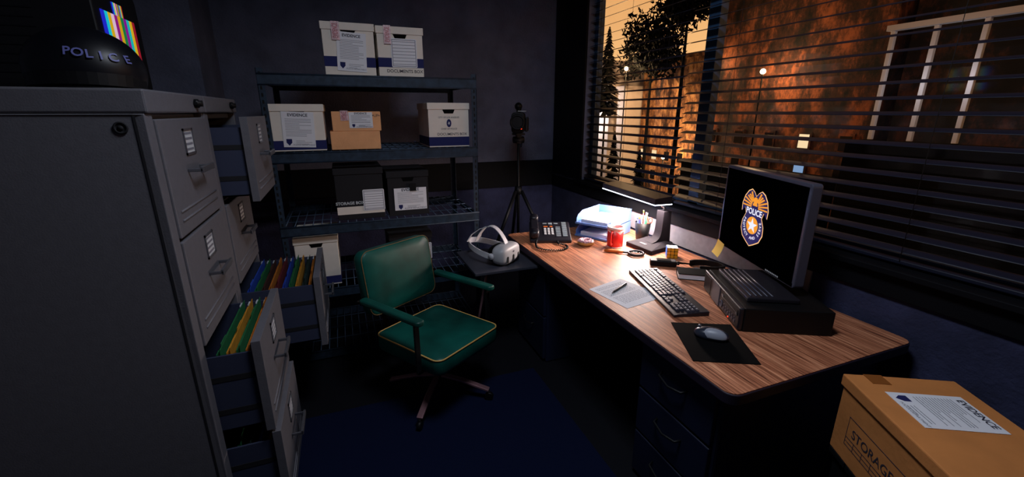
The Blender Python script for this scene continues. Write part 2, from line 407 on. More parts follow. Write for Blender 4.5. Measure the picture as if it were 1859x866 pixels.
# trees
def tree(label, x, y, z, r, n, seed, squash=.8, leaf=.22):
    random.seed(seed)
    t = thing('tree', label, 'tree', (x, y, -7))
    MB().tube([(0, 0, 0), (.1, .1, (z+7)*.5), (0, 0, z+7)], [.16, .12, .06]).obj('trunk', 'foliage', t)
    cr = MB()
    for i in range(n):
        u = random.uniform(-1, 1); a = random.uniform(0, 2*PI); q = random.random()**.45
        lump = 1+.25*math.sin(3*a+seed)+.2*math.sin(5*u+2*seed)
        c = Vector((math.cos(a)*math.sqrt(1-u*u)*q*r*.7, math.sin(a)*math.sqrt(1-u*u)*q*r*lump, z+7+u*q*r*squash*lump))
        d = Vector((random.uniform(-1, 1), random.uniform(-1, 1), random.uniform(-.2, 1.5))).normalized()*random.uniform(.5, 1.6)*leaf; e = d.orthogonal().normalized()*random.uniform(.5, 1)*leaf; g = d.cross(e).normalized()*.08
        cr.add([c-e, c+g, c+e, c+d, c-d*.5], [(0, 1, 3), (1, 2, 3), (2, 0, 3), (0, 4, 1), (1, 4, 2), (2, 4, 0)])
    cr.obj('crown', 'foliage', t)
def fir(label, x, y, ztop, h_, r, seed):
    random.seed(seed)
    t = thing('tree', label, 'tree', (x, y, -7))
    MB().cyl((0, 0, 0), (0, 0, ztop+6.9), .12, .02).obj('trunk', 'foliage', t)
    cr = MB(); n = int(h_*9)
    for k in range(n):
        f = k/n; zz = ztop+7-h_*f
        for m_ in range(7):
            a = random.uniform(0, 2*PI); L_ = r*(f**.8)*random.uniform(.6, 1.1)+.05
            d = Vector((math.cos(a), math.sin(a), -.35))*L_; w_ = Vector((-math.sin(a), math.cos(a), 0))*(.06+.12*L_); c = Vector((0, 0, zz))
            cr.add([c-w_*.4, c+w_*.4, c+d+w_, c+d*1.15, c+d-w_, c+d*.5+Vector((0, 0, .12))], [(0, 1, 5), (1, 2, 5), (2, 3, 5), (3, 4, 5), (4, 0, 5), (0, 4, 3, 2, 1)])
    cr.obj('crown', 'foliage', t)
fir('slim dark fir tree, leftmost before the orange sky', 19.6, 32.6, 7.0, 4.0, .9, 1)
fir('dark fir tree rising between the pale building and the street lamp', 19.5, 30.2, 7.6, 6.0, 1.2, 2)
tree('broad dark tree, largest against the orange sky, left of the window mullion', 20.9, 26.8, 6.0, 2.7, 2600, 2)
fir('small dark fir tree low beside the pale annexe', 17.0, 25.0, .3, 5.0, .75, 3)
fir('second small fir tree low before the brown building, right of its twin', 17.9, 23.4, -.8, 4.5, .7, 6)
tree('dark tree crown between the brown building and the mullion', 18.0, 20.4, 7.2, 1.5, 1500, 4)

# world: dusk sky, orange near the horizon
wd = bpy.data.worlds.new('dusk'); SC.world = wd; wd.use_nodes = True; nt = wd.node_tree; L = nt.links.new
bg = nt.nodes['Background']; tc = nt.nodes.new('ShaderNodeTexCoord'); sp = nt.nodes.new('ShaderNodeSeparateXYZ'); L(tc.outputs['Generated'], sp.inputs[0])
nz = nt.nodes.new('ShaderNodeTexNoise'); nz.inputs['Scale'].default_value = 9; nz.inputs['Detail'].default_value = 5; L(tc.outputs['Generated'], nz.inputs['Vector'])
ma = nt.nodes.new('ShaderNodeMath'); ma.operation = 'MULTIPLY_ADD'; ma.inputs[1].default_value = .12; L(nz.outputs['Fac'], ma.inputs[0]); L(sp.outputs['Z'], ma.inputs[2])
cr = nt.nodes.new('ShaderNodeValToRGB'); e = cr.color_ramp.elements
e[0].position = 0; e[0].color = (.006, .005, .008, 1); e[1].position = 1; e[1].color = (.004, .006, .016, 1)
for p, c in ((.06, (.30, .10, .03)), (.17, (.95, .52, .20)), (.30, (.75, .36, .12)), (.42, (.12, .06, .04))):
    q = e.new(p); q.color = (*c, 1)
L(ma.outputs[0], cr.inputs[0]); L(cr.outputs[0], bg.inputs[0]); bg.inputs[1].default_value = 1.2

# ------------------------------------------------------------------ filing cabinets
CX = -.5
def drawer_front(cab, z0, z1, opening, W, labelled=True):
    """drawer whose front face is at local x=opening, spanning y 0..W; returns the drawer object"""
    d = MB()
    x = opening
    d.span((x-.03, .058, z0+.006), (x, W-.02, z1-.006))
    if opening > 0:
        D = opening+.35
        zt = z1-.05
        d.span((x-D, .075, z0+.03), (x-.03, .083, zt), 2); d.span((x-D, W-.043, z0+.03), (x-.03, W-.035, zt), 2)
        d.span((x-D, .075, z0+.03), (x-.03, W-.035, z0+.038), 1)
        for zz in (z0+.10, z0+.235): d.span((x-D, .0735, zz), (x-.03, .075, zz+.022), 1)
    o = d.obj('drawer', ['cab', 'cab_inside', 'cab_side'], cab, bevel=.004)
    ym = W/2+.02; h = z1-z0
    # recessed label frame, card, handle, pressed ridges
    zl = z1-.085
    fr = MB(); fr.span((x, ym-.052, zl-.045), (x+.004, ym+.052, zl-.037)); fr.span((x, ym-.052, zl+.037), (x+.004, ym+.052, zl+.045)); fr.span((x, ym-.052, zl-.045), (x+.004, ym-.044, zl+.045)); fr.span((x, ym+.044, zl-.045), (x+.004, ym+.052, zl+.045))
    fr.obj('label_frame', 'steel', o)
    cd = MB(); cd.span((x, ym-.044, zl-.037), (x+.0015, ym+.044, zl+.037))
    for k in range(4): cd.span((x+.0015, ym-.038, zl-.030+k*.018), (x+.002, ym+.038, zl-.022+k*.018), 1)
    cd.obj('label_card', ['card', 'grey_ink'], o)
    zh = z1-.185
    hd = MB()
    hd.span((x, ym-.075, zh), (x+.045, ym-.067, zh+.012)); hd.span((x, ym+.067, zh), (x+.045, ym+.075, zh+.012)); hd.span((x+.037, ym-.075, zh-.004), (x+.047, ym+.075, zh+.018))
    hd.obj('handle', 'steel', o, bevel=.002)
    rg = MB()
    for zz in (z0+.055, z0+.085): rg.tube([(x, .10, zz), (x, W-.06, zz)], .004, 6)
    rg.obj('pressed_ridge', 'cab', o)
    return o
def filing_cabinet(label, y0, W, openings):
    c = thing('filing_cabinet', label, 'filing cabinet', (CX, y0, 0))
    bd = MB(); zs = [1.615, 1.235, .852, .465, .08]
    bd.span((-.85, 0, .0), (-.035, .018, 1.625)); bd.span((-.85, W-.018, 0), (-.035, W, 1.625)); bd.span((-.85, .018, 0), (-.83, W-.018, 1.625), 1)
    bd.span((-.83, .018, 1.6), (-.035, W-.018, 1.625)); bd.span((-.83, .018, 0), (-.02, W-.018, .075))
    bd.span((-.035, 0, 0), (-.006, .055, 1.625)); bd.span((-.035, W-.018, 0), (-.008, W, 1.625))
    for z in zs[1:4]: bd.span((-.25, .018, z-.004), (-.03, W-.018, z+.004), 1)
    bd.obj('body', ['cab', 'cab_inside'], c, bevel=.003)
    MB().span((-.86, .0005, 1.626), (.004, W-.0005, 1.692)).obj('top_cap', 'cab', c, bevel=.006)
    MB().span((-.034, -.0012, .0), (-.028, 0, 1.62)).obj('side_seam', 'cab_inside', c)
    lk = MB(); lk.lathe([(.016, 0), (.016, .012), (.011, .014), (.011, .024), (.0, .024)], 20, mx=T(.004, W-.13, 1.66, ry=PI/2)); lk.span((.006, W-.155, 1.655), (.016, W-.105, 1.665))
    lk.obj('lock', 'black_metal', c)
    for i in range(4): drawer_front(c, zs[i+1], zs[i], openings[i], W)
    return c
W = .6
cabA = filing_cabinet('grey steel filing cabinet nearest the camera, top two drawers shut', 1.552, W, [0, 0, .16, .175])
cabB = filing_cabinet('grey steel filing cabinet beside the shelving, top drawer and file drawer pulled out', 2.155, W, [.135, 0, .335, 0])
pl = MB(); pl.lathe([(.028, 0), (.028, .004), (.02, .006), (.02, .002), (.01, .002), (.01, .006), (0, .006)], 24, mx=T(-.066, 0, 1.587, rx=PI/2, s=.62)); pl.obj('round_plug', 'cab_inside', cabA)

def folders(x0, x1, y0, ztop, cols, group, lab):
    n = len(cols); dx = (x1-x0)/n
    for i, c in enumerate(cols):
        x = x0+dx*(i+.25)
        f = thing('file_folder', lab(i, c), 'folder', (CX+x, y0+.09, ztop-.26), group=group)
        lean = random.uniform(.3, .55)*dx; tw = dx*.42; Ly = .455; dz = random.uniform(-.008, .004)
        # two leaves joined at the fold, fanned open at the top
        wv = MB()
        for a0, a1, hh in ((0, lean*.3, .235+dz), (.002, lean*.3+tw, .252+dz)):
            wv.add([(a0, 0, 0), (a0+.002, 0, 0), (a0+.002, Ly, 0), (a0, Ly, 0), (a1, 0, hh), (a1+.002, 0, hh), (a1+.002, Ly, hh), (a1, Ly, hh)], [(0, 3, 2, 1), (4, 5, 6, 7), (0, 1, 5, 4), (2, 3, 7, 6), (0, 4, 7, 3), (1, 2, 6, 5)])
        wv.add([(lean*.3, .004, .20), (lean*.3+tw, .004, .215), (lean*.3+tw, Ly-.004, .215), (lean*.3, Ly-.004, .20), (lean*.3+.003, .004, .233+dz), (lean*.3+tw-.001, .004, .240+dz), (lean*.3+tw-.001, Ly-.004, .240+dz), (lean*.3+.003, Ly-.004, .233+dz)], [(0, 1, 5, 4), (2, 3, 7, 6), (4, 5, 6, 7), (0, 4, 7, 3), (1, 2, 6, 5)])
        wv.obj('folder_sleeve', c, f)
        ya = .03+.11*(i % 4)
        MB().span((lean*.3+tw-.001, ya, .250+dz), (lean*.3+tw+.001, ya+.07, .262+dz)).obj('tab', c, f)
        MB().span((lean*.3+.003, Ly-.05, .240+dz), (lean*.3+tw*.6, Ly-.012, .246+dz)).obj('paper_edge', 'card', f)
words = {'f_blue': 'blue', 'f_green': 'green', 'f_brown': 'dark brown', 'f_orange': 'orange', 'f_red': 'dark red', 'f_yellow': 'yellow', 'f_dark': 'dark green', 'f_navy': 'navy'}
ordn = ['first', 'second', 'third', 'fourth', 'fifth', 'sixth', 'seventh', 'eighth', 'ninth', 'tenth']
folders(.0, .297, 2.155, .83, ['f_blue', 'f_green', 'f_brown', 'f_orange', 'f_red', 'f_blue', 'f_green', 'f_yellow', 'f_dark', 'f_orange'], 'folders in the far open file drawer',
        lambda i, c: '%s file folder, %s from the cabinet in the far file drawer' % (words[c], ordn[i]))
folders(.0, .124, 1.552, .83, ['f_green', 'f_yellow', 'f_green', 'f_orange'], 'folders in the near third drawer',
        lambda i, c: '%s file folder, %s from the cabinet in the nearest cabinet, upper open drawer' % (words[c], ordn[i]))
folders(.0, .138, 1.552, .425, ['f_green', 'f_dark', 'f_blue', 'f_orange'], 'folders in the near bottom drawer',
        lambda i, c: '%s file folder, %s from the cabinet in the nearest cabinet, bottom drawer' % (words[c], ordn[i]))

# helmet on the cabinet
h = thing('riot_helmet', 'glossy black helmet with police lettering, on top of the nearest cabinet', 'helmet', (-.715, 1.83, 1.692))
hm = MB(); hm.ellip((0, 0, .06), (.148, .125, .128), 48, 24, zmin=-.45)
hm.obj('shell', 'helmet', h)
vz = MB(); vz.tube([(.135*math.cos(a)*1.05, -.118*math.sin(a)*1.08, .022+.012*math.sin(a)) for a in [PI*i/20 for i in range(21)]], 0, flat=(.035, .006, (0, 0, 1)))
vz.obj('brim', 'black', h)
nb = MB(); nb.tube([(.142*math.cos(a), -.125*math.sin(a), .005) for a in [2*PI*i/32 for i in range(32)]], .005, 6, closed=True); nb.obj('rim', 'black', h)
tx = MB()
for i, ch in enumerate('POLICE'):
    u = -.035+.0235*i; zz = .106-.003*i
    # wrap each letter on to the shell
    a = (u)/.148; y = -.125*math.sqrt(max(0, 1-(u+.045)**2/.148**2-((zz-.06)/.128)**2))
    yaw = math.atan2((u+.045)/.148**2, -y/.125**2)
    text(tx, ch, .035, T(u+.045, y-.005, zz) @ Matrix.Rotation(yaw, 4, 'Z') @ Matrix.Rotation(PI/2-.38, 4, 'X'), bold=.02)
tx.obj('lettering', 'helmet_text', h)

# portable television on the far cabinet
tv = thing('television', 'black portable television showing colour bars, behind the helmet', 'television', (-1.0, 2.33, 1.692))
b_ = MB(); b_.prism(rrect(.41, .42, .05), .46, 0, Matrix(((0, 0, 1, -.23), (1, 0, 0, 0), (0, 1, 0, .21), (0, 0, 0, 1))))
b_.obj('body', 'tv_body', tv, bevel=.006)
MB().span((.2302, -.155, .12), (.232, .14, .30)).obj('colour_bars', 'bars', tv)
MB().span((.2302, -.045, .3005), (.232, .045, .345)).obj('colour_bars', 'bars', tv)
vt = MB()
for k in range(9): vt.span((-.2, -.2075, .07+k*.03), (.06, -.205, .074+k*.03))
vt.obj('side_vents', 'black_metal', tv)
MB().span((.2302, -.13, .05), (.236, .13, .08)).obj('control_strip', 'black_metal', tv)

# ------------------------------------------------------------------ shelving
SX0, SX1, SY0, SY1 = -.40, .872, 2.9, 3.58
sh = thing('shelving_unit', 'tall slotted steel shelving unit with five decks against the back wall', 'shelving', ((SX0+SX1)/2, (SY0+SY1)/2, 0))
cx, cyy = (SX0+SX1)/2, (SY0+SY1)/2
def sl(x, y): return (x-cx, y-cyy)
for ix, x in ((0, SX0), (1, SX1)):
    for iy, y in ((0, SY0), (1, SY1)):
        p = MB(); sx = 1 if ix == 0 else -1; sy = 1 if iy == 0 else -1
        X, Y = sl(x, y)
        p.span((X, Y, 0), (X+sx*.036, Y+sy*.003, 1.865)); p.span((X, Y, 0), (X+sx*.003, Y+sy*.036, 1.865))
        z = .04
        while z < 1.84:
            p.span((X+sx*.012, Y-sy*.0006, z), (X+sx*.022, Y, z+.02), 1); p.span((X-sx*.0006, Y+sy*.012, z), (X, Y+sy*.022, z+.02), 1); z += .038
        p.obj('post', ['shelf_metal', 'shelf_hole'], sh)
for k, z in enumerate((1.84, 1.40, .948, .516, .075)):
    d = MB(); X0, Y0 = sl(SX0, SY0); X1, Y1 = sl(SX1, SY1)
    for ya, yb in ((Y0-.004, Y0+.010), (Y1-.01, Y1+.004)):
        d.span((X0+.002, ya, z-.066), (X1-.002, yb, z-.006))
        d.tube([(X0, (ya+yb)/2-.004, z-.062), (X1, (ya+yb)/2-.004, z-.062)], .005, 6); d.tube([(X0, (ya+yb)/2-.004, z-.006), (X1, (ya+yb)/2-.004, z-.006)], .006, 6)
    for xa in (X0+.004, X1-.016): d.span((xa, Y0, z-.05), (xa+.012, Y1, z-.01))
    o = d.obj('beam_frame', 'shelf_metal', sh)
    if k == 0:
        MB().span((X0+.01, Y0+.01, z-.008), (X1-.01, Y1-.01, z)).obj('top_panel', 'shelf_metal', sh)
    else:
        wd_ = MB(); x = X0+.03
        while x < X1-.02: wd_.tube([(x, Y0+.01, z-.003), (x, Y1-.01, z-.003)], .0028, 5); x += .052
        for y in (Y0+.16, (Y0+Y1)/2, Y1-.16): wd_.tube([(X0+.01, y, z-.008), (X1-.01, y, z-.008)], .003, 5)
        wd_.obj('wire_deck', 'wire', sh)

# ------------------------------------------------------------------ boxes
def lines_mesh(w_, h_, rows, mi=0, z=.0004, x0=None, seed=0):
    rnd = random.Random(seed); mb = MB()
    for i in range(rows):
        y = h_/2-h_*(i+.5)/rows; x = -w_/2
        mb.span((x, y-.0009, 0), (x+w_*rnd.choice((1, 1, .55, .8)), y+.0009, z), mi)
    return mb
def evidence_label(parent, w_, h_, mx, seed=0, big=False):
    s = MB(); s.span((-w_/2, -h_/2, 0), (w_/2, h_/2, .0012)); o = s.obj('evidence_label', 'paper', parent, mtx=mx)
    t = MB(); text(t, 'EVIDENCE', min(w_*.135, h_*.17) if w_ < h_ and parent.name != 'evidence_box' else min(w_*.17, h_*.17), T(0, h_*.41, .0014), bold=.02); t.obj('heading', 'ink', o)
    l = lines_mesh(w_*.8, h_*.52, max(6, int(h_/.016)), seed=seed).obj('printed_lines', 'grey_ink', o, loc=(0, h_*.06, .0012))
    bd = MB(); s_ = min(w_, h_)*.11
    bd.prism([(-s_*.8, s_), (s_*.8, s_), (s_*.8, -.1*s_), (0, -s_), (-s_*.8, -.1*s_)], .0006, 0, T(-w_*.32, -h_*.36, .0012)); bd.obj('badge', 'navy', o)
    l2 = lines_mesh(w_*.5, h_*.13, 3, seed=seed+5); text(l2, 'POLICE DEPARTMENT', w_*.07, T(0, -h_*.075, 0)); l2.obj('printed_lines', 'grey_ink', o, loc=(w_*.14, -h_*.36, .0012))
    return o
def form_label(parent, w_, h_, mx):
    s = MB(); s.prism(rrect(w_, h_, .008), .0012); o = s.obj('form_label', 'paper', parent, mtx=mx)
    t = MB(); e_ = .003
    for a, b in (((-w_/2+.006, -h_/2+.006), (w_/2-.006, -h_/2+.006+e_)), ((-w_/2+.006, h_/2-.006-e_), (w_/2-.006, h_/2-.006)), ((-w_/2+.006, -h_/2+.006), (-w_/2+.006+e_, h_/2-.006)), ((w_/2-.006-e_, -h_/2+.006), (w_/2-.006, h_/2-.006))):
        t.span((a[0], a[1], .0012), (b[0], b[1], .0018))
    for i in range(8):
        y = h_/2-h_*(i+1)/9; t.span((-w_/2+.01, y-.0012, .0012), (w_/2-.01, y+.0012, .0017))
    t.obj('printed_grid', 'grey_ink', o); return o
def seal(parent, w_, h_, mx):
    s = MB().span((-w_/2, -h_/2, 0), (w_/2, h_/2, .0014)); o = s.obj('seal_tape', 'seal', parent, mtx=mx)
    t = MB(); text(t, 'EVIDENCE', w_*.9, T(0, 0, .0016, rz=PI/2), sx=h_*.85/(w_*.9*5)); t.obj('lettering', 'seal_red', o)
def file_box(name, label, x, y, z, w_, d_, h_, body='box_white', lidm=None, band=None, rotz=0, group=None, hole=True, lidh=.042, cat='box'):
    """front centre-bottom at x,y,z; front faces -Y"""
    t = thing(name, label, cat, (x, y, z), rotz, group)
    lidm = lidm or body
    b = MB(); b.span((-w_/2+.006, .006, 0), (w_/2-.006, d_-.006, h_-.006)); b.obj('box_body', body, t, bevel=.002)
    l = MB(); l.span((-w_/2, 0, h_-lidh), (w_/2, d_, h_)); l.obj('lid', lidm, t, bevel=.003)
    if band:
        z0, z1, bm_ = band
        s = MB(); s.span((-w_/2+.005, .005, z0), (w_/2-.005, d_-.005, z1)); s.obj('colour_band', bm_, t)
    if hole:
        s = MB(); s.prism([(-.042, .014), (.042, .014), (.030, -.012), (-.030, -.012)], .001, 0, FACE_NEG_Y(0, .006, h_-lidh-.014)); s.obj('hand_hole', 'black_matte', t)
    return t
FB = FACE_NEG_Y
g1 = file_box('archive_box', 'white documents box with navy band and tilted evidence sheet, top of shelving, left', .105, 2.93, 1.842, .30, .38, .288, band=(.046, .102, 'navy'))
evidence_label(g1, .165, .215, FB(.012, .0035, .128, math.radians(3)), 1)
seal(g1, .045, .10, FB(-.068, -.0015, .24))
g2 = file_box('archive_box', 'white documents box with ruled form label, top of shelving, right', .403, 2.93, 1.842, .285, .38, .283, band=(.052, .106, 'navy'))
form_label(g2, .155, .165, FB(.02, .0035, .135)); seal(g2, .042, .105, FB(-.075, -.0015, .235))
t = MB(); text(t, 'DOCUMENTS BOX', .026, FB(.02, .0055, .03), bold=.01); t.obj('lettering', 'ink', g2)
g3 = file_box('archive_box', 'white archive box with large evidence sheet, left end of second shelf', -.225, 2.94, 1.402, .30, .40, .272, band=(.008, .062, 'navy'))
evidence_label(g3, .175, .205, FB(0, .0035, .125, math.radians(2)), 2)
g5 = file_box('archive_box', 'white documents box with round police seal, right end of second shelf', .690, 2.94, 1.402, .285, .40, .285, band=(.008, .066, 'navy'))
for a_, b_, c_, d_ in (('CITY OF LOS ANGELES', .014, 0, .192), ('CHIEF OF POLICE', .014, 0, .118), ('DOCUMENTS BOX', .024, .02, .083)):
    t = MB(); text(t, a_, b_, FB(c_, .0055, d_), bold=.005); t.obj('lettering', 'ink', g5)
t = MB(); t.prism([(.016*math.cos(a), .026*math.sin(a)) for a in [2*PI*i/24 for i in range(24)]], .001, 0, FB(0, .0055, .155)); t.obj('round_seal', 'navy', g5)
t = MB(); t.prism([(.009*math.cos(a)*(1 if i % 2 else .5), .013*math.sin(a)*(1 if i % 2 else .5)) for i, a in enumerate([2*PI*i/10 for i in range(10)])], .0005, 0, FB(0, .0042, .155)); t.obj('seal_star', 'card', g5)
def carton(label, x, y, z, w_, d_, h_, rot, taped):
    t = thing('cardboard_carton', label, 'cardboard box', (x, y, z), rot)
    MB().span((-w_/2, 0, 0), (w_/2, d_, h_)).obj('box_body', 'kraft', t, bevel=.003)
    return t
c1 = carton('brown cardboard carton on the second shelf, under the sealed carton', .094, 2.95, 1.402, .295, .26, .112, 0, False)
c2 = carton('brown cardboard carton with evidence label and seal, stacked on another carton', .108, 2.95, 1.5145, .288, .25, .118, -.01, True)
evidence_label(c2, .14, .095, FB(.025, -.0012, .066), 3); seal(c2, .045, .06, FB(-.07, -.0014, .093))
t = MB(); text(t, 'UP', .024, FB(.117, 0, .092)); e_ = .0015
for sx_ in (-1, 1): t.prism([(-.004, 0), (.004, 0), (0, .01)], .0004, 0, FB(.117+sx_*.019, 0, .09))
t.obj('lettering', 'ink', c2)
k1 = file_box('storage_box', 'black storage box with white base stripe and ruled label, third shelf', .085, 2.95, .951, .305, .38, .335, body='box_black', band=(.035, .085, 'box_white'), hole=False)
form_label(k1, .135, .14, FB(.083, .0030, .122)); t = MB(); text(t, 'STORAGE BOX', .026, FB(-.065, .0045, .108), bold=.03); t.obj('lettering', 'card', k1)
k2 = file_box('storage_box', 'black storage box with clipped evidence label, right of another on third shelf', .395, 2.95, .951, .28, .38, .30, body='box_black', hole=True)
evidence_label(k2, .215, .15, FB(.012, .0040, .112), 4)
MB().span((-.022, 0, 0), (.022, .004, .05)).obj('clip', 'black', k2, loc=(.03, -.003, .165))
k3 = file_box('archive_box', 'white archive box on the fourth shelf, behind the pulled-out file drawer', -.215, 2.95, .519, .27, .40, .335, band=(.008, .06, 'navy'))
k4 = file_box('storage_box', 'black storage box on the fourth shelf, mostly hidden by the chair back', .395, 2.99, .519, .30, .38, .29, body='box_black', hole=True)
form_label(k4, .09, .12, FB(.098, .0030, .15))

# ------------------------------------------------------------------ desk
DX0, DX1, DY0, DY1 = 1.09, 2.055, .853, 2.93
dk = thing('office_desk', 'double pedestal desk with walnut laminate top along the window', 'desk', ((DX0+DX1)/2, (DY0+DY1)/2, 0))
dcx, dcy = (DX0+DX1)/2, (DY0+DY1)/2
w_, l_ = DX1-DX0, DY1-DY0
MB().prism(rrect(w_, l_, .045, 8), .0405, z0=.706, smooth=False).obj('edge_band', 'desk_edge', dk, bevel=.004)
MB().prism(rrect(w_-.008, l_-.008, .042, 8), .0035, z0=.7465).obj('desktop', 'wood', dk)
def dl(x, y, z): return (x-dcx, y-dcy, z)
PX = 1.125
def pedestal(y0, y1, n, zt=.70):
    p = MB(); p.span(dl(PX+.02, y0, .0), dl(DX1-.04, y1, zt)); p.obj('pedestal', 'desk_metal', dk, bevel=.012)
    hh = (zt-.03)/n
    for i in range(n):
        z0 = .02+i*hh
        d = MB(); d.span(dl(PX, y0+.012, z0+.006), dl(PX+.0205, y1-.012, z0+hh-.006)); o = d.obj('drawer', 'desk_metal', dk, bevel=.004)
        ym = (y0+y1)/2; zz = z0+hh*.62
        hd = MB(); X, Y, Z = dl(PX, ym, zz)
        hd.tube([(X+.002, Y-.07, Z+.01), (X-.022, Y-.062, Z+.004), (X-.03, Y, Z-.006), (X-.022, Y+.062, Z+.004), (X+.002, Y+.07, Z+.01)], .005, 8); hd.obj('handle', 'black_metal', o)
pedestal(.93, 1.355, 3); pedestal(2.317, 2.784, 2, .66)
MB().span(dl(DX1-.10, 1.356, .15), dl(DX1-.08, 2.316, .70)).obj('modesty_panel', 'desk_metal', dk)
MB().span(dl(.685, 2.385, .662), dl(1.20, 2.86, .680)).obj('slide_out_leaf', 'leaf', dk, bevel=.003)
MB().tube([dl(.80, 2.50, .66), dl(.72, 2.62, 0)], .008, 8).obj('leaf_leg', 'pink_metal', dk)

# ------------------------------------------------------------------ vr headset on the leaf
hs = thing('vr_headset', 'white virtual reality headset with strap, on the pulled-out desk leaf', 'headset', (.912, 2.545, .6805), math.radians(-143)); hs.scale = (1.2, 1.2, 1.2)
bd = MB(); bd.ellip((0, .03, .056), (.096, .048, .054), 40, 20, p=.62, pz=.62); bd.obj('visor', 'headset_body', hs)
fc = MB(); fc.ellip((0, -.018, .052), (.08, .035, .046), 32, 16, p=.7, pz=.7); fc.obj('face_cushion', 'black_matte', hs)
for x in (-.052, 0, .052):
    p = MB(); p.prism(rrect(.015, .036, .0072), .0022, 0, T(x, .0775 if x == 0 else .0745, .038, rx=PI/2, rz=PI+(-.10 if x > 0 else .10 if x < 0 else 0))); p.obj('camera_window', 'black', hs)
lg = MB(); lg.tube([(.006*math.sin(a), .0790, .074+.0045*math.sin(2*a)) for a in [2*PI*i/24 for i in range(24)]], .0008, 6, closed=True); lg.obj('logo', 'plastic_grey', hs)
st = MB(); pts = []
for i in range(33):
    a = PI*i/32
    x = .097*math.cos(a); y = -.01-.20*math.sin(a)**.8 if 0 < i < 32 else -.01
    pts.append((x*(1-.12*math.sin(a)), y, .055+.035*math.sin(a)))
st.tube(pts, 0, flat=(.031, .004, (0, 0, 1))); st.obj('side_strap', 'headset', hs)
for sx_ in (-1, 1):
    q = MB(); q.lathe([(.017, -.004), (.017, .005), (.0, .005)], 24, mx=T(sx_*.0985, .0, .056, ry=PI/2*sx_)); q.obj('hinge', 'headset', hs)
tp = MB(); pts = []
for i in range(21):
    u = i/20; a = PI*u
    pts.append((0, .035-.20*u,   .105+.095*math.sin(a)**.8 + (-.012*u)))
tp.tube(pts, 0, flat=(.03, .003, (1, 0, 0))); tp.obj('top_strap', 'headset', hs)
for sx_ in (-1, 1):
    q = MB(); q.tube([(0, -.08, .187), (sx_*.02, -.125, .174), (sx_*.045, -.165, .14), (sx_*.06, -.185, .10)], 0, flat=(.014, .003, (1, 0, 0))); q.obj('rear_strap', 'headset', hs)

# ------------------------------------------------------------------ green chair
ca = math.atan2(-.84, .54)   # direction the chair faces
ch = thing('office_chair', 'green vinyl swivel armchair with gold piping beside the desk', 'chair', (.40, 2.235, .007), ca-PI/2)
# local: +y is the front, +x to the sitter's right
def cushion(w_, d_, h_, r, puff=.012, n=12):
    mb = MB(); vs = []; fs = []
    pts = rrect(w_, d_, r, 6); N = len(pts)
    rings = [(.97, 0), (1, h_*.18), (1, h_*.8), (.985, h_*.93), (.95, h_), (.7, h_+puff*.7), (.35, h_+puff), (.001, h_+puff)]
    for s_, z in rings:
        for p in pts: vs.append((p[0]*s_, p[1]*s_, z))
    for i in range(len(rings)-1):
        for k in range(N): fs.append((i*N+k, i*N+(k+1) % N, (i+1)*N+(k+1) % N, (i+1)*N+k))
    fs.append(tuple(range(N))[::-1]); mb.add(vs, fs, 0, True); return mb
SZ = .345
cushion(.49, .50, .095, .045).obj('seat', 'green_vinyl', ch, loc=(0, .02, SZ))
pp = MB(); pp.tube([(p[0]*.993, p[1]*.993, .089) for p in rrect(.49, .50, .045, 6)], .0042, 6, closed=True); pp.obj('seat_piping', 'gold_piping', ch, loc=(0, .02, SZ))
bt = T(0, -.30, .53, rx=PI/2+.14)  # local z of cushion -> -y ... turned to face front
bt = Matrix.Translation((0, -.345, .70)) @ Matrix.Rotation(-PI/2+.15, 4, 'X')
cushion(.49, .37, .085, .05).obj('backrest', 'green_vinyl', ch, mtx=bt)
pp = MB(); pp.tube([(p[0]*.993, p[1]*.993, .078) for p in rrect(.49, .37, .05, 6)], .0024, 6, closed=True); pp.obj('back_piping', 'dark_piping', ch, mtx=bt)
for sx_ in (-1, 1):
    x = sx_*.275
    a = MB(); a.prism(rrect(.052, .47, .02), .028, 0, T(x, -.035, .624, rx=0)); a.obj('armrest', 'green_vinyl', ch, bevel=.009, bseg=3)
    q = MB(); q.tube([(x, .155, .627), (x, .158, .36), (x*.9, .12, .325), (0, .1, .322)], 0, flat=(.012, .03, (0, 1, 0))); q.obj('arm_post', 'black_metal', ch, bevel=.002)
    q = MB(); q.tube([(x, -.22, .630), (x*.93, -.33, .60)], 0, flat=(.03, .012, (0, 1, 0))); q.obj('arm_bracket', 'black_metal', ch)
bs = MB()
for x in (-.05, .05): bs.tube([(x, -.03, .326), (x, -.36, .335), (x, -.40, .42), (x, -.39, .62)], 0, flat=(.03, .006, (1, 0, 0)))
bs.obj('back_bar', 'black_metal', ch)
MB().cyl((0, 0, .10), (0, 0, .335), .024).obj('gas_column', 'black_metal', ch)
MB().span((-.11, -.11, .322), (.11, .13, .336)).obj('seat_plate', 'black_metal', ch, bevel=.004)
fa = [math.atan2(-.267, -.163), math.atan2(-.154, .258), math.atan2(.154, -.258), math.atan2(.267, .163)]
chc = Vector((.388-.40, 2.33-2.235, 0))
inv = Matrix.Rotation(-(ca-PI/2), 4, 'Z')
for a in fa:
    d = Vector((math.cos(a), math.sin(a), 0)); dlc = inv @ d
    q = MB(); q.tube([dlc*.02+Vector((0, 0, .135)), dlc*.14+Vector((0, 0, .115)), dlc*.305+Vector((0, 0, .066))], 0, flat=(.014, .034, (0, 0, 1))); o = q.obj('base_leg', 'pink_metal', ch, bevel=.003)
    c = dlc*.305; s_ = dlc.cross(Vector((0, 0, 1)))*.011
    q = MB(); q.cyl(c+s_+Vector((0, 0, .024)), c-s_+Vector((0, 0, .024)), .024, seg=20); q.cyl(c+Vector((0, 0, .03)), c+Vector((0, 0, .062)), .007); q.obj('caster', 'black_metal', o)

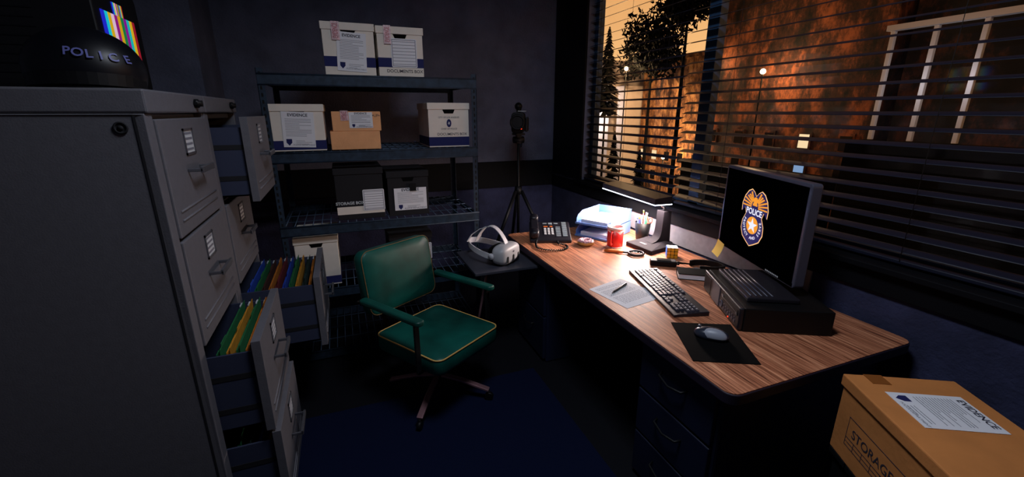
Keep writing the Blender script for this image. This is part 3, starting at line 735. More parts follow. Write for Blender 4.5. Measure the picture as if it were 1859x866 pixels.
# ------------------------------------------------------------------ tripod with camcorder
TX, TY = 1.425, 3.52
tr = thing('tripod', 'black tripod standing behind the desk telephone, holding a camcorder', 'tripod', (TX, TY, 0))
MB().cyl((0, 0, .55), (0, 0, 1.44), .012).obj('centre_column', 'black_metal', tr)
MB().cyl((0, 0, .93), (0, 0, 1.0), .035, .03).obj('hub', 'black_metal', tr)
for a in (math.radians(200), math.radians(320), math.radians(80)):
    e_ = (math.cos(a)*.5, math.sin(a)*.5, .012)
    q = MB(); q.cyl((math.cos(a)*.03, math.sin(a)*.03, .96), (math.cos(a)*.26, math.sin(a)*.26, .5), .015, .014); q.cyl((math.cos(a)*.26, math.sin(a)*.26, .5), e_, .010, .009); q.ellip(e_, (.015, .015, .012), 12, 8)
    q.obj('leg', 'black_metal', tr)
q = MB(); q.span((-.04, -.05, 1.44), (.04, .05, 1.455)); q.cyl((-.045, 0, 1.40), (.045, 0, 1.40), .028); q.span((-.02, -.02, 1.37), (.02, .02, 1.44)); q.cyl((.03, 0, 1.40), (.09, .16, 1.33), .007); q.obj('pan_head', 'black_metal', tr)
cc = thing('camcorder', 'black camcorder with a red light mounted on the tripod', 'camera', (TX, TY, 1.4555), math.radians(-25)); cc.scale = (1.45, 1.45, 1.45)
q = MB(); q.prism(rrect(.075, .115, .02), .17, 0, Matrix(((1, 0, 0, 0), (0, 0, 1, -.08), (0, 1, 0, .06), (0, 0, 0, 1)))); q.obj('body', 'black', cc, bevel=.004)
q = MB(); q.cyl((0, -.08, .065), (0, -.135, .065), .038, .042, 28); q.torus(.036, .006, T(0, -.135, .065, rx=PI/2)); q.obj('lens', 'black_metal', cc)
q = MB(); q.span((-.012, -.02, .115), (.012, .1, .16)); q.ellip((0, -.02, .15), (.022, .035, .022), 20, 10); q.obj('viewfinder', 'black', cc)
q = MB(); q.span((.0, -.085, .122), (.045, -.02, .126)); q.obj('side_panel', 'card', cc)
q = MB(); q.ellip((.02, -.083, .028), (.004, .003, .004), 10, 6); q.obj('record_light', 'led_red', cc)
q = MB(); q.span((.038, -.06, .01), (.058, .07, .09)); q.obj('grip', 'black_metal', cc, bevel=.008)

# ------------------------------------------------------------------ telephone
DZ = .7502
ph = thing('desk_telephone', 'black corded desk telephone with grey and orange buttons, far end of desk', 'telephone', (1.335, 2.69, DZ), math.radians(-21.2))
tilt = math.radians(24)
b = MB(); b.add([(-.145, -.10, 0), (.145, -.10, 0), (.145, .10, 0), (-.145, .10, 0), (-.145, -.10, .022), (.145, -.10, .022), (.145, .10, .105), (-.145, .10, .105)], [(0, 3, 2, 1), (4, 5, 6, 7), (0, 1, 5, 4), (2, 3, 7, 6), (0, 4, 7, 3), (1, 2, 6, 5)])
b.obj('base', 'phone', ph, bevel=.006)
sl_ = math.atan2(.083, .20)
PM = T(0, -.10, .022, rx=sl_)   # face coordinates: x across, y up the slope
q = MB(); q.prism(rrect(.054, .21, .02, 5), .026, 0, PM @ T(-.112, .115, .024)); q.ellip((-.112, .035, .032), (.031, .036, .032), 20, 10, mx=PM, p=.7, pz=.6); q.ellip((-.112, .20, .036), (.031, .034, .034), 20, 10, mx=PM, p=.7, pz=.6); q.obj('handset', 'phone', ph, bevel=.006)
keyb = {}
def btn(x, y, w2, h2, m):
    k = (w2, h2, m)
    if k not in keyb:
        mb = MB(); mb.prism(rrect(w2, h2, min(w2, h2)*.3, 3), .004); keyb[k] = mb.obj('button', m, ph, mtx=PM @ T(x, y, .0005))
    else:
        c = keyb[k].copy(); c.parent = ph; c.matrix_local = PM @ T(x, y, .0005); COL.objects.link(c)
for r in range(4):
    for c in range(3): btn(-.035+c*.026, .068+r*.020, .016, .013, 'key_white')
btn(-.030, .152, .03, .010, 'key_orange'); btn(.010, .152, .02, .010, 'key_orange')
btn(-.035, .188, .03, .009, 'key_grey'); btn(.005, .187, .028, .018, 'key_grey'); btn(.045, .188, .03, .009, 'key_grey')
for r in range(7): btn(.058, .045+r*.0165, .033, .007, 'key_grey')
for r in range(11): btn(.104, .045+r*.0155, .033, .007, 'key_grey')
# cord
P = []
A = [(-.10, -.102, .02), (-.108, -.15, .008), (-.10, -.24, .008), (-.04, -.285, .008), (.04, -.285, .008), (.095, -.24, .008), (.095, -.18, .008), (.05, -.14, .008), (.045, -.099, .010)]
def spline(A, n=10):
    A = [Vector(a) for a in A]; out = []
    for i in range(len(A)-1):
        p0 = A[max(i-1, 0)]; p1 = A[i]; p2 = A[i+1]; p3 = A[min(i+2, len(A)-1)]
        for k in range(n):
            t = k/n; out.append(.5*((2*p1)+(p2-p0)*t+(2*p0-5*p1+4*p2-p3)*t*t+(3*p1-p0-3*p2+p3)*t**3))
    out.append(A[-1]); return out
base_ = spline(A, 26); coil = []
for i, p in enumerate(base_):
    t = (base_[min(i+1, len(base_)-1)]-base_[max(i-1, 0)]).normalized(); u = Vector((0, 0, 1)); w = t.cross(u)
    a = i*1.25; coil.append(p+(u*math.sin(a)+w*math.cos(a))*.0048+Vector((0, 0, .001)))
MB().tube(coil, .0034, 6).obj('coiled_cord', 'black', ph)

# ------------------------------------------------------------------ letter trays
lt = thing('letter_tray', 'blue two-tier plastic letter tray, far corner of the desk', 'letter tray', (1.768, 2.67, DZ), math.radians(-60.5))
def lt_tier(z, par):
    b = MB(); Wd, Dp, Hh = .27, .35, .085
    # floor, sides, back; opening faces local -y
    b.span((-Wd/2, -Dp/2, z), (Wd/2, Dp/2, z+.004)); b.span((-Wd/2, -Dp/2-.008, z), (Wd/2, -Dp/2, z+.014))
    for sx_ in (-1, 1):
        x = sx_*Wd/2
        poly = [(-Dp/2+.01, 0), (Dp/2, 0), (Dp/2, Hh), (-Dp/2+.09, Hh), (-Dp/2+.03, Hh*.72), (-Dp/2+.01, Hh*.45)]
        b.prism(poly, .004, 0, Matrix(((0, 0, 1, x-.002), (1, 0, 0, 0), (0, 1, 0, z), (0, 0, 0, 1))))
    b.span((-Wd/2, Dp/2-.004, z), (Wd/2, Dp/2, z+Hh))
    return b.obj('tray', 'blue_plastic', par, bevel=.0012)
for i, z in enumerate((.004, .096)):
    o = lt_tier(z, lt)
for i, z in enumerate((.004, .096)):
    s = tag(MB().span((-.105, -.15, 0), (.105, .148, .028)).obj('paper_stack', 'paper', None, (lt.location.x, lt.location.y, DZ+z+.0045), lt.rotation_euler.z, bevel=.001),
        ['stack of white paper in the lower letter tray', 'stack of white paper in the upper letter tray'][i], 'paper', 'paper in the letter tray')

# ------------------------------------------------------------------ donut
dn = thing('donut', 'pink iced ring donut with sprinkles on the desk, beside the letter tray', 'donut', (1.505, 2.475, DZ)); dn.scale = (1.22, 1.22, 1.22)
MB().torus(.031, .0165, T(0, 0, .016), 36, 16, zs=.97).obj('dough', 'dough', dn)
ic = MB()
vs = []; fs = []; S, Rr = 40, 9
for i in range(S):
    a = 2*PI*i/S; wob = .25*math.sin(5*a)+.15*math.sin(9*a+1)
    for j in range(Rr):
        b_ = (.45-wob*.35)+(PI-.7+wob*.35)*j/(Rr-1); q = .031+.0176*math.cos(b_); vs.append((q*math.cos(a), q*math.sin(a), .0160+.0176*math.sin(b_)))
for i in range(S):
    for j in range(Rr-1): fs.append((i*Rr+j, ((i+1) % S)*Rr+j, ((i+1) % S)*Rr+j+1, i*Rr+j+1))
ic.add(vs, fs, 0, True); ic.obj('icing', 'icing', dn)
sp_ = MB(); random.seed(3)
for i in range(45):
    a = random.uniform(0, 2*PI); b_ = random.uniform(.4, 2.7); q = .031+.018*math.cos(b_); c = Vector((q*math.cos(a), q*math.sin(a), .0165+.018*math.sin(b_))); d = Vector((random.uniform(-1, 1), random.uniform(-1, 1), 0)).normalized()*.003
    sp_.cyl(c-d, c+d, .0011, seg=5)
tag(sp_.obj('sprinkles', 'sprinkle', dn), kind='stuff')

# ------------------------------------------------------------------ mug
mg = thing('mug', 'red mug with a white zigzag stripe, in front of the letter tray', 'mug', (1.672, 2.375, DZ)); mg.scale = (1.3, 1.3, 1.08)
MB().lathe([(.038, 0), (.041, .004), (.041, .128), (.0375, .128), (.0375, .008), (0, .008)], 36, cap=False).obj('cup', 'red_cup', mg)
zz_ = MB(); n = 48; v = []; f = []
for i in range(n+1):
    a = 2*PI*i/n; t = abs((i % 8)/4-1); z = .088+.018*t
    for dz in (0, .012): v.append((.0418*math.cos(a), .0418*math.sin(a), z+dz))
for i in range(n): f.append((2*i, 2*i+2, 2*i+3, 2*i+1))
zz_.add(v, f); zz_.obj('zigzag_stripe', 'pink_white', mg)
rm = MB(); rm.lathe([(.0415, .112), (.0425, .112), (.0425, .13), (.037, .13), (.037, .112)], 36, cap=False); rm.lathe([(.0385, 0), (.0425, 0), (.0425, .006), (.0415, .006)], 36, cap=False); rm.obj('rim_band', 'pink_white', mg)
an = math.radians(215)
hd = MB(); hd.tube([(math.cos(an)*r_, math.sin(an)*r_, z_) for r_, z_ in [(p.x, p.z) for p in spline([(.041, 0, .10), (.058, 0, .104), (.068, 0, .085), (.066, 0, .045), (.054, 0, .028), (.041, 0, .03)], 6)]], .006, 10); hd.obj('handle', 'red_cup', mg)

# ------------------------------------------------------------------ pencil cup and contents
pc = tag(MB().lathe([(.040, 0), (.042, .002), (.056, .125), (.0535, .125), (.040, .006), (0, .006)], 36, cap=False).obj('pencil_cup', 'black', None, (1.955, 2.455, DZ)), 'black tapered pencil cup full of pens beside the lamp column', 'pencil cup')
MM('pen_red', (200, 50, 40), .4); MM('pen_green', (30, 150, 90), .4); MM('pen_yellow', (236, 196, 70), .4); MM('pen_blue', (70, 100, 210), .4); MM('scissor', (226, 90, 66), .4); MM('pen_grey', (170, 175, 190), .4); MM('eraser', (240, 170, 170), .6)
R2 = Vector((math.cos(az+.5), -math.sin(az+.5), 0))   # across the cup as the desk chair sees it
def pen(label, off, depth, h_, lean, m, tip, cat='pen', r=.004):
    base = Vector((1.955, 2.455, DZ+.008))+R2*off*.45+Vector((depth*.4, depth, 0))*.5
    d = (R2*lean+Vector((0, 0, 1))).normalized()
    t = thing(cat, label, cat, base); t.rotation_euler = d.to_track_quat('Z', 'Y').to_euler()
    MB().cyl((0, 0, 0), (0, 0, h_), r, seg=10).obj('barrel', m, t); MB().cyl((0, 0, h_), (0, 0, h_+.018), r, r*.85, seg=10).obj('end_cap', tip, t)
pen('blue pen leaning out of the pencil cup, leftmost', -.040, 0, .135, -.16, 'pen_blue', 'pen_blue')
pen('yellow-topped marker in the pencil cup, second from its left', -.024, .02, .135, -.09, 'navy', 'pen_yellow', 'marker', .006)
pen('pale grey pen in the pencil cup, beside the yellow-topped marker', -.012, -.01, .13, -.05, 'pen_grey', 'pen_grey')
pen('red pencil with yellow end, tallest in the pencil cup', .0, .01, .185, 0, 'pen_red', 'pen_yellow', 'pencil')
pen('slim silver pen standing just right of the red pencil', .008, -.018, .150, .02, 'steel', 'pen_grey')
pen('green pencil with pink eraser, right of the silver pen', .018, .006, .172, .05, 'pen_green', 'eraser', 'pencil', .0045)
pen('green pencil with white eraser, nearest the scissors', .026, -.004, .168, .07, 'pen_green', 'paper', 'pencil', .0045)
sc = thing('scissors', 'orange-handled scissors standing in the pencil cup', 'scissors', Vector((1.955, 2.455, DZ+.03))+R2*.012+Vector((0, .006, 0)))
sc.rotation_euler = (0, math.radians(12), -az-.5)
q = MB(); q.prism([(-.006, 0), (.006, 0), (.008, .09), (-.008, .09)], .003, 0, T(0, 0, 0, rx=PI/2)); q.obj('blades', 'steel', sc)
for sx_, z_ in ((-1, .118), (1, .114)):
    q = MB(); q.tube([(sx_*.017+.013*math.cos(a)*(1), 0, z_+.022*math.sin(a)) for a in [2*PI*i/24 for i in range(24)]], .0035, 8, closed=True); q.tube([(sx_*.004, 0, .088), (sx_*.011, 0, .10)], .005, 8); q.obj('handle_loop', 'scissor', sc)

# ------------------------------------------------------------------ desk lamp
lp = thing('desk_lamp', 'black fluorescent desk lamp with a long head, lighting the desk', 'desk lamp', (1.915, 2.265, DZ))
b = MB()
base_poly = [(-.160, .100), (-.140, -.145), (.085, -.085), (.125, -.03), (.125, .115), (-.02, .125)]
b.add([(p[0], p[1], 0) for p in base_poly]+[(p[0], p[1], .028) for p in base_poly]+[(-.03, .06, .050), (-.01, -.05, .046), (.05, -.04, .05), (.08, .0, .05), (.08, .08, .05), (.0, .09, .05)],
      [(5, 4, 3, 2, 1, 0)]+[(i, (i+1) % 6, 6+(i+1) % 6, 6+i) for i in range(6)]+[(6+i, 6+(i+1) % 6, 12+(i+1) % 6, 12+i) for i in range(6)]+[(12, 13, 14, 15, 16, 17)])
b.obj('base', 'lamp_body', lp, bevel=.004)
MB().prism([(-.03, -.012), (.03, -.012), (.03, .012), (-.03, .012)], .002, 0, T(-.095, .0, .0345, rz=PI/2, ry=0)).obj('name_plate', 'steel', lp)
cl = MB(); prof = spline([(-.06, 0, .042), (-.015, 0, .062), (.008, 0, .11), (.016, 0, .25)], 6)
poly = [(p.x, p.z) for p in prof]+[(.075, .25), (.085, .04)]
cl.prism(poly, .07, 0, Matrix(((1, 0, 0, 0), (0, 0, 1, -.045), (0, 1, 0, 0), (0, 0, 0, 1)))); cl.obj('column', 'lamp_body', lp, bevel=.004)
MB().tube([(.045, -.01, .245), (.035, -.02, .275), (-.03, -.075, .300), (-.045, -.085, .318)], .009, 12).obj('neck', 'steel', lp)
hz = .316
b = MB(); hx0, hx1, hy0, hy1 = -.105, .022, -.108, .565
hm_ = T(0, 0, 0, rz=math.radians(-4.0))
b.add([(hx0, hy0, hz), (hx1, hy0, hz), (hx1, hy1, hz), (hx0, hy1, hz), (hx0, hy0, hz+.038), (hx1, hy0, hz+.05), (hx1, hy1, hz+.05), (hx0, hy1, hz+.038)], [(0, 1, 5, 4), (2, 3, 7, 6), (0, 4, 7, 3), (1, 2, 6, 5), (0, 3, 2, 1)], 0, False, hm_)
b.add([(hx0, hy0, hz+.038), (hx1, hy0, hz+.05), (hx1, hy1, hz+.05), (hx0, hy1, hz+.038)], [(0, 1, 2, 3)], 1, False, hm_)
hd = b.obj('lamp_head', ['lamp_body', 'lamp_top_lit'], lp, bevel=.002)
MB().span((hx0-.001, hy0-.001, hz-.005), (hx1+.001, hy1+.001, hz+.001), mx=hm_).obj('diffuser', 'tube', lp)
al = bpy.data.lights.new('desk_lamp_light', 'AREA'); al.shape = 'RECTANGLE'; al.size = .125; al.size_y = .64; al.energy = 31; al.color = (1, .79, .70); al.spread = math.radians(180)
ao = bpy.data.objects.new('desk_lamp_light', al); COL.objects.link(ao); ao.location = (1.915-.025, 2.265+.23, DZ+hz-.012); ao.rotation_euler = (0, math.radians(25), math.radians(-4))

# ------------------------------------------------------------------ magnifying glass
mgf = thing('magnifying_glass', 'magnifying glass with orange wooden handle in front of the lamp', 'magnifying glass', (1.69, 2.165, DZ), math.radians(0))
da = math.atan2(2.297-2.165, 1.535-1.69)
dv = Vector((math.cos(da), math.sin(da), 0))
MB().torus(.047, .006, T(0, 0, .011), 40, 10, zs=1.6).obj('ring', 'plastic_dark', mgf)
MB().lathe([(.0, -.002), (.03, -.0012), (.045, 0), (.03, .0012), (0, .002)], 36, mx=T(0, 0, .011), cap=False).obj('lens', 'lens', mgf)
MB().cyl(dv*.05+Vector((0, 0, .011)), dv*.085+Vector((0, 0, .011)), .006).obj('ferrule', 'plastic_dark', mgf)
MB().tube([dv*.08+Vector((0, 0, .011)), dv*.11+Vector((0, 0, .011)), dv*.17+Vector((0, 0, .011)), dv*.20+Vector((0, 0, .011))], [.008, .010, .0105, .007], 12).obj('handle', 'orange_wood', mgf)

# ------------------------------------------------------------------ puzzle cube
pz = thing('puzzle_cube', 'colour puzzle cube with yellow, white and blue faces beside the lamp', 'puzzle cube', (1.878, 2.055, DZ), math.radians(-34))
S = .066
MB().span((-S/2, -S/2, 0), (S/2, S/2, S)).obj('core', 'black', pz, bevel=.002)
def stick(m, fn):
    for i in range(3):
        for j in range(3):
            q = MB(); a = (i-1)*S/3; b_ = (j-1)*S/3; mb = MB(); mb.prism(rrect(S/3*.86, S/3*.86, .003, 3), .0008, 0, fn(a, b_)); mb.obj('sticker', m, pz)
stick('cube_yellow', lambda a, b: T(a, -S/2+.0002, S/2+b, rx=PI/2))
stick('cube_white', lambda a, b: T(a, b, S-.0002))
stick('cube_blue', lambda a, b: T(-S/2+.0002, a, S/2+b, ry=-PI/2))

# ------------------------------------------------------------------ handheld radio, leather belt, notebook
rd = thing('handheld_radio', 'black handheld radio lying on the desk, antenna pointing right', 'radio', (1.73, 1.937, DZ), math.atan2(1.85-1.97, 1.83-1.655))
MB().span((-.088, -.028, 0), (.062, .028, .036)).obj('body', 'black', rd, bevel=.008, bseg=3)
q = MB(); q.cyl((.06, .012, .018), (.082, .012, .018), .008); q.cyl((.06, -.014, .018), (.076, -.014, .018), .006); q.obj('knob', 'black_metal', rd)
MB().tube([(.08, .012, .018), (.11, .012, .018), (.165, .01, .016)], [.007, .005, .0025], 8).obj('antenna', 'black_matte', rd)
MB().span((-.05, -.02, .0355), (.03, .02, .038)).obj('grille', 'black_matte', rd)
bl = thing('leather_belt', 'black leather holster belt folded over on the desk, behind the computer', 'belt', (1.895, 1.775, DZ))
q = MB(); q.tube(spline([(-.035, .10, .019), (0, .10, .019), (.055, .07, .02), (.09, .02, .02), (.085, -.035, .02), (.045, -.05, .019), (0, -.03, .019), (-.055, .005, .019)], 8), 0, flat=(.034, .014, (0, 0, 1))); q.obj('strap', 'black', bl, bevel=.003)
q = MB(); q.span((-.09, -.012, .006), (-.06, .018, .026)); q.obj('snap', 'steel', bl, bevel=.004)
nbk = thing('notebook', 'thick black-covered book with pale page edges, against the computer', 'book', (1.735, 1.735, DZ), math.radians(-36))
MB().span((-.07, -.052, .0), (.085, .055, .004)).obj('cover', 'black_matte', nbk); MB().span((-.07, -.052, .030), (.085, .055, .034)).obj('cover', 'black_matte', nbk)
MB().span((-.066, -.050, .004), (.082, .052, .030)).obj('pages', 'paper', nbk); MB().span((-.07, .052, .0), (.085, .056, .034)).obj('spine', 'black_matte', nbk)

# ------------------------------------------------------------------ paper and pen
def quad_frame(p0, p1, p3):
    """matrix with x along p0->p1, y along p0->p3"""
    x = Vector(p1)-Vector(p0); a = math.atan2(x.y, x.x); return a
pa = math.atan2(1.864-1.786, 1.378-1.128)
sh_ = thing('paper_sheet', 'white printed sheet of paper on the desk, under the pen', 'paper', (1.262, 1.688, DZ), math.radians(12.5))
MB().prism([(-.128, -.140), (.05, -.148), (.14, -.118), (.128, .142), (-.118, .128)], .0008).obj('sheet', 'paper', sh_)
sh_.children[0].data.transform(Matrix.Identity(4))
tl = MB(); rnd = random.Random(4)
for i in range(20):
    if i in (3, 11): continue
    y = .105-i*.0105; x = -.095
    while x < .085:
        wl = rnd.uniform(.008, .022); tl.span((x, y-.0012, .0008), (min(x+wl, .095), y+.0012, .0011)); x += wl+.004
tl.obj('printed_text', 'grey_ink', sh_)
pn_ = thing('pen', 'black ballpoint pen lying on the printed sheet', 'pen', (1.270, 1.733, DZ+.0012), math.atan2(1.782-1.679, 1.366-1.174))
q = MB(); q.tube([(-.075, 0, .006), (-.055, 0, .006), (.065, 0, .006), (.075, 0, .006)], [.0045, .006, .006, .004], 12); q.obj('barrel', 'plastic_dark', pn_)
q = MB(); q.tube([(-.088, 0, .006), (-.075, 0, .006)], [.001, .0042], 10); q.obj('tip', 'steel', pn_)
q = MB(); q.span((.02, -.0015, .0115), (.07, .0015, .0135)); q.obj('clip', 'steel', pn_)

# ------------------------------------------------------------------ keyboard
ka = math.atan2(1.344-1.905, 1.382-1.545)
kbx, kby = (1.461+1.629+1.461+1.300)/4, (1.914+1.897+1.339+1.349)/4
kA = math.atan2(1.349-1.914, 1.300-1.461)  # long axis, from the left end to the numpad end
kb = thing('keyboard', 'black computer keyboard with grey keys, between the sheet and the computer', 'keyboard', (kbx, kby, DZ), kA)
# local x along the long axis (left -> right of the typist), local y away from the typist (towards the window)
KL, KW = .575, .165
b = MB(); b.add([(-KL/2, -KW/2, 0), (KL/2, -KW/2, 0), (KL/2, KW/2, 0), (-KL/2, KW/2, 0), (-KL/2, -KW/2, .012), (KL/2, -KW/2, .012), (KL/2, KW/2, .022), (-KL/2, KW/2, .022)], [(0, 3, 2, 1), (4, 5, 6, 7), (0, 1, 5, 4), (2, 3, 7, 6), (0, 4, 7, 3), (1, 2, 6, 5)])
b.obj('case', 'plastic_dark', kb, bevel=.003)
kt = math.atan2(.010, KW); KM = T(0, 0, .017, rx=kt)
kcache = {}
def kkey(x, y, w2, h2=.0195):
    k = (round(w2, 4), h2)
    if k not in kcache:
        mb = MB(); mb.box((0, 0, .003), (w2-.003, h2-.003, .007), taper=.84); mb.box((-w2*.18, h2*.12, .0066), (.005, .0045, .0006), 1); kcache[k] = mb.obj('key', ['kb_key', 'kb_mark'], kb, mtx=KM @ T(x, y, 0))
    else:
        c = kcache[k].copy(); c.parent = kb; c.matrix_local = KM @ T(x, y, 0); COL.objects.link(c)
u = .0245; x0 = -KL/2+.016; rowy = [.062, .034, .0135, -.007, -.0275, -.048]
def row(y, ws, xs=x0, h2=.0195):
    x = xs
    for w2 in ws:
        if w2 > 0: kkey(x+w2*u/2, y, w2*u, h2)
        x += abs(w2)*u
row(rowy[0], [1, -.6]+[1]*4+[-.4]+[1]*4+[-.4]+[1]*4)
row(rowy[1], [1]*13+[1.5]); row(rowy[2], [1.5]+[1]*13); row(rowy[3], [1.8]+[1]*11+[1.7]); row(rowy[4], [2.2]+[1]*10+[2.3]); row(rowy[5], [1.5, 1.2, 1.2, 6, 1.2, 1.2, 2.2])
nx = x0+14.5*u+.010
row(rowy[1], [1]*3, nx); row(rowy[2], [1]*3, nx); row(rowy[4], [-1, 1], nx); row(rowy[5], [1]*3, nx)
px_ = nx+3*u+.010
row(rowy[1], [1]*4, px_); row(rowy[2], [1]*4, px_); row(rowy[3], [1]*4, px_); row(rowy[4], [1]*3, px_); row(rowy[5], [2, 1], px_)

# ------------------------------------------------------------------ mouse pad and mouse
mp = MB(); c4 = [(1.259, 1.337), (1.484, 1.228), (1.338, .955), (1.126, 1.064)]
mcx = sum(p[0] for p in c4)/4; mcy = sum(p[1] for p in c4)/4
mp.prism([(p[0]-mcx, p[1]-mcy) for p in c4][::-1], .003)
tag(mp.obj('mouse_pad', 'black_matte', None, (mcx, mcy, DZ), bevel=.001), 'black rectangular mouse pad near the desk corner', 'mouse pad')
mo = thing('computer_mouse', 'dark glossy computer mouse with pale palm rest, on the mouse pad', 'mouse', (1.318, 1.172, DZ+.0032), math.radians(-48))
MB().ellip((0, 0, .012), (.066, .036, .030), 36, 14, zmin=-.38, p=.85).obj('shell', 'mouse_shell', mo)
MB().ellip((.008, -.010, .0135), (.052, .027, .0305), 32, 12, zmin=-.1, p=.85).obj('palm_rest', 'mouse_palm', mo)
MB().cyl((-.046, .012, .030), (-.046, .024, .030), .008, seg=20).obj('scroll_wheel', 'steel', mo)

# ------------------------------------------------------------------ computer
pca = math.atan2(1.588-1.174, 1.681-1.462)     # along the front
pcv = thing('desktop_computer', 'black flat desktop computer under the monitor', 'computer', (1.462, 1.174, DZ), pca-PI/2)
# local +y along the front face (away from the camera), +x = depth towards the window
PL, PD, PH = .468, .365, .105
MB().span((0.02, 0, .0), (PD, PL, PH)).obj('case', 'black', pcv, bevel=.004)
fr = MB(); fr.span((.0, 0.002, .004), (.02, PL-.002, PH-.001)); fr.obj('front_panel', 'plastic_dark', pcv, bevel=.007, bseg=3)
MB().span((-.003, .235, .006), (.001, .33, PH-.008)).obj('centre_plate', 'plastic_grey', pcv, bevel=.001)
d = MB().span((-.002, .02, .062), (.001, .215, .088)).obj('disc_drive', 'black', pcv, bevel=.001)
q = MB(); q.span((-.003, .025, .070), (-.0018, .205, .073)); q.span((-.004, .022, .064), (-.0018, .04, .072)); q.span((-.004, .185, .076), (-.0018, .205, .084)); q.obj('drive_slot', 'steel', d)
q = MB(); q.lathe([(.017, 0), (.017, .004), (.012, .005), (.012, .002), (0, .002)], 24, mx=T(0, .205, .034, ry=-PI/2)); q.obj('power_button', 'plastic_grey', pcv)
for i, y in enumerate((.17, .145, .12, .095, .07, .045)):
    q = MB(); q.span((-.0025, y-.006, .022+.0*i), (.001, y+.006, .034)); q.span((-.0025, y-.003, .042), (.001, y+.004, .048)); q.obj('port', 'plastic_grey', pcv)
q = MB().span((-.003, .108, .012), (.001, .113, .017)); q.obj('indicator_light', 'led_red', pcv)
MB().span((-.0015, .36, .012), (.001, PL-.015, PH-.014)).obj('side_grille', 'black', pcv, bevel=.001)
# monitor
mv = Vector((math.sin(math.radians(20.3)), math.cos(math.radians(20.3)), 0))   # screen plane, away from the camera
mB = Vector((1.755, 1.174, 0)); MLn = .69
mc = mB+mv*MLn/2
ma_ = math.atan2(mv.y, mv.x)
mo_ = thing('monitor', 'flat black monitor showing a police badge, standing on the computer', 'monitor', (mc.x, mc.y, DZ+PH), ma_)
# local x along the width (+ away from the camera), local y = +left of it = towards the room (screen side)
MW, MH, MZ = MLn, .455, .040
b = MB(); b.prism(rrect(MW, MH, .016), .045, 0, Matrix(((1, 0, 0, 0), (0, 0, -1, 0), (0, 1, 0, MZ+MH/2), (0, 0, 0, 1)))); b.obj('bezel', 'monitor_frame', mo_, bevel=.004)
MB().span((-MW/2+.016, -.001, MZ+.022), (MW/2-.016, .0012, MZ+MH-.016)).obj('screen', 'screen', mo_)
MB().span((-MW/2+.012, -.0005, MZ+.006), (MW/2-.012, .0008, MZ+.0215)).obj('lower_bezel', 'screen', mo_)
scr = mo_.children[1]
def SM(x, z, y=.0016): return Matrix(((-1.5, 0, 0, x), (0, 0, 1, y), (0, 1.15, 0, z), (0, 0, 0, 1)))
BX, BZ, BS = .028, MZ+.222, .24   # badge centre and height
def ell(cx_, cz_, rx_, rz_, a0=0, a1=360, n=24): return [(cx_+rx_*math.cos(math.radians(a0+(a1-a0)*i/n)), cz_+rz_*math.sin(math.radians(a0+(a1-a0)*i/n))) for i in range(n+1)]
shield = [(-.055, .045), (-.045, .012), (-.06, -.02), (-.062, -.055), (-.048, -.088), (-.02, -.108), (0, -.12), (.02, -.108), (.048, -.088), (.062, -.055), (.06, -.02), (.045, .012), (.055, .045), (.03, .060), (0, .065), (-.03, .060)]
eagle = [(-.07, .018), (-.072, .05), (-.062, .085), (-.045, .11), (-.027, .12), (-.012, .11), (0, .094), (.012, .11), (.027, .12), (.045, .11), (.062, .085), (.072, .05), (.07, .018), (.056, .035), (.03, .058), (0, .066), (-.03, .058), (-.056, .035)]
def sc_(P, s): 
    return [(p[0]*s, p[1]*s) for p in P]
q = MB(); q.prism([(p[0]*1.07, (p[1]-0)*1.05) for p in eagle][::-1], .0004, 0, SM(BX, BZ, .0013)); q.prism([(p[0]*1.06, p[1]*1.04) for p in shield][::-1], .0004, 0, SM(BX, BZ, .0014)); q.obj('badge_outline', 'e_cream', mo_)
q = MB(); q.prism(shield[::-1], .0004, 0, SM(BX, BZ, .0019)); q.prism([(p[0]*1.02, p[1]*1.015) for p in eagle][::-1], .0003, 0, SM(BX, BZ, .0018)); q.obj('badge_field', 'e_navy', mo_)
q = MB()
for sx_ in (-1, 1):
    for r in range(6):
        for k in range(7):
            a = math.radians(20+r*14); rr = .018+k*.0085
            cx_ = sx_*(.006+rr*math.sin(a)*1.0); cz_ = .062+rr*math.cos(a)*.85-(.0 if r < 3 else .004*(r-2))
            if (cx_**2/.072**2+((cz_-.05)/.068)**2) < .95 and cz_ > .045-abs(cx_)*.35: q.prism(ell(cx_, cz_, .0052, .0040, n=6)[:-1][::-1], .0004, 0, SM(BX, BZ, .0022))
q.prism(ell(0, .082, .012, .012, n=14)[:-1][::-1], .0004, 0, SM(BX, BZ, .0022)); q.prism([(-.014, .056), (.014, .056), (.008, .076), (-.008, .076)][::-1], .0004, 0, SM(BX, BZ, .0022))
q.obj('badge_eagle', 'e_gold', mo_)
q = MB(); q.prism(ell(0, -.030, .034, .038, n=28)[:-1][::-1], .0004, 0, SM(BX, BZ, .0022)); q.obj('badge_disc', 'e_gold', mo_)
q = MB(); text(q, 'POLICE', .036, SM(BX, BZ+.033, .0026), bold=.03, sx=.78)
q.prism([((.031 if i % 2 == 0 else .0125)*math.sin(PI*i/5), -.030+(.034 if i % 2 == 0 else .0135)*math.cos(PI*i/5)) for i in range(10)][::-1], .0004, 0, SM(BX, BZ, .0027))
word = 'PROTECT AND SERVE'
for i, c in enumerate(word):
    if c == ' ': continue
    a = math.radians(158+224*i/(len(word)-1))
    x = .0485*math.cos(a); z = -.030+.056*math.sin(a)
    text(q, c, .0165, SM(BX, BZ, .0026) @ T(x, z, 0, rz=a+PI/2), bold=.03)
q.obj('badge_lettering', 'e_white', mo_)
q = MB(); [q.span((-.235+k*.013, .0012, MZ+.010), (-.226+k*.013, .0018, MZ+.017)) for k in range(8)]; q.obj('maker_mark', 'card', mo_)
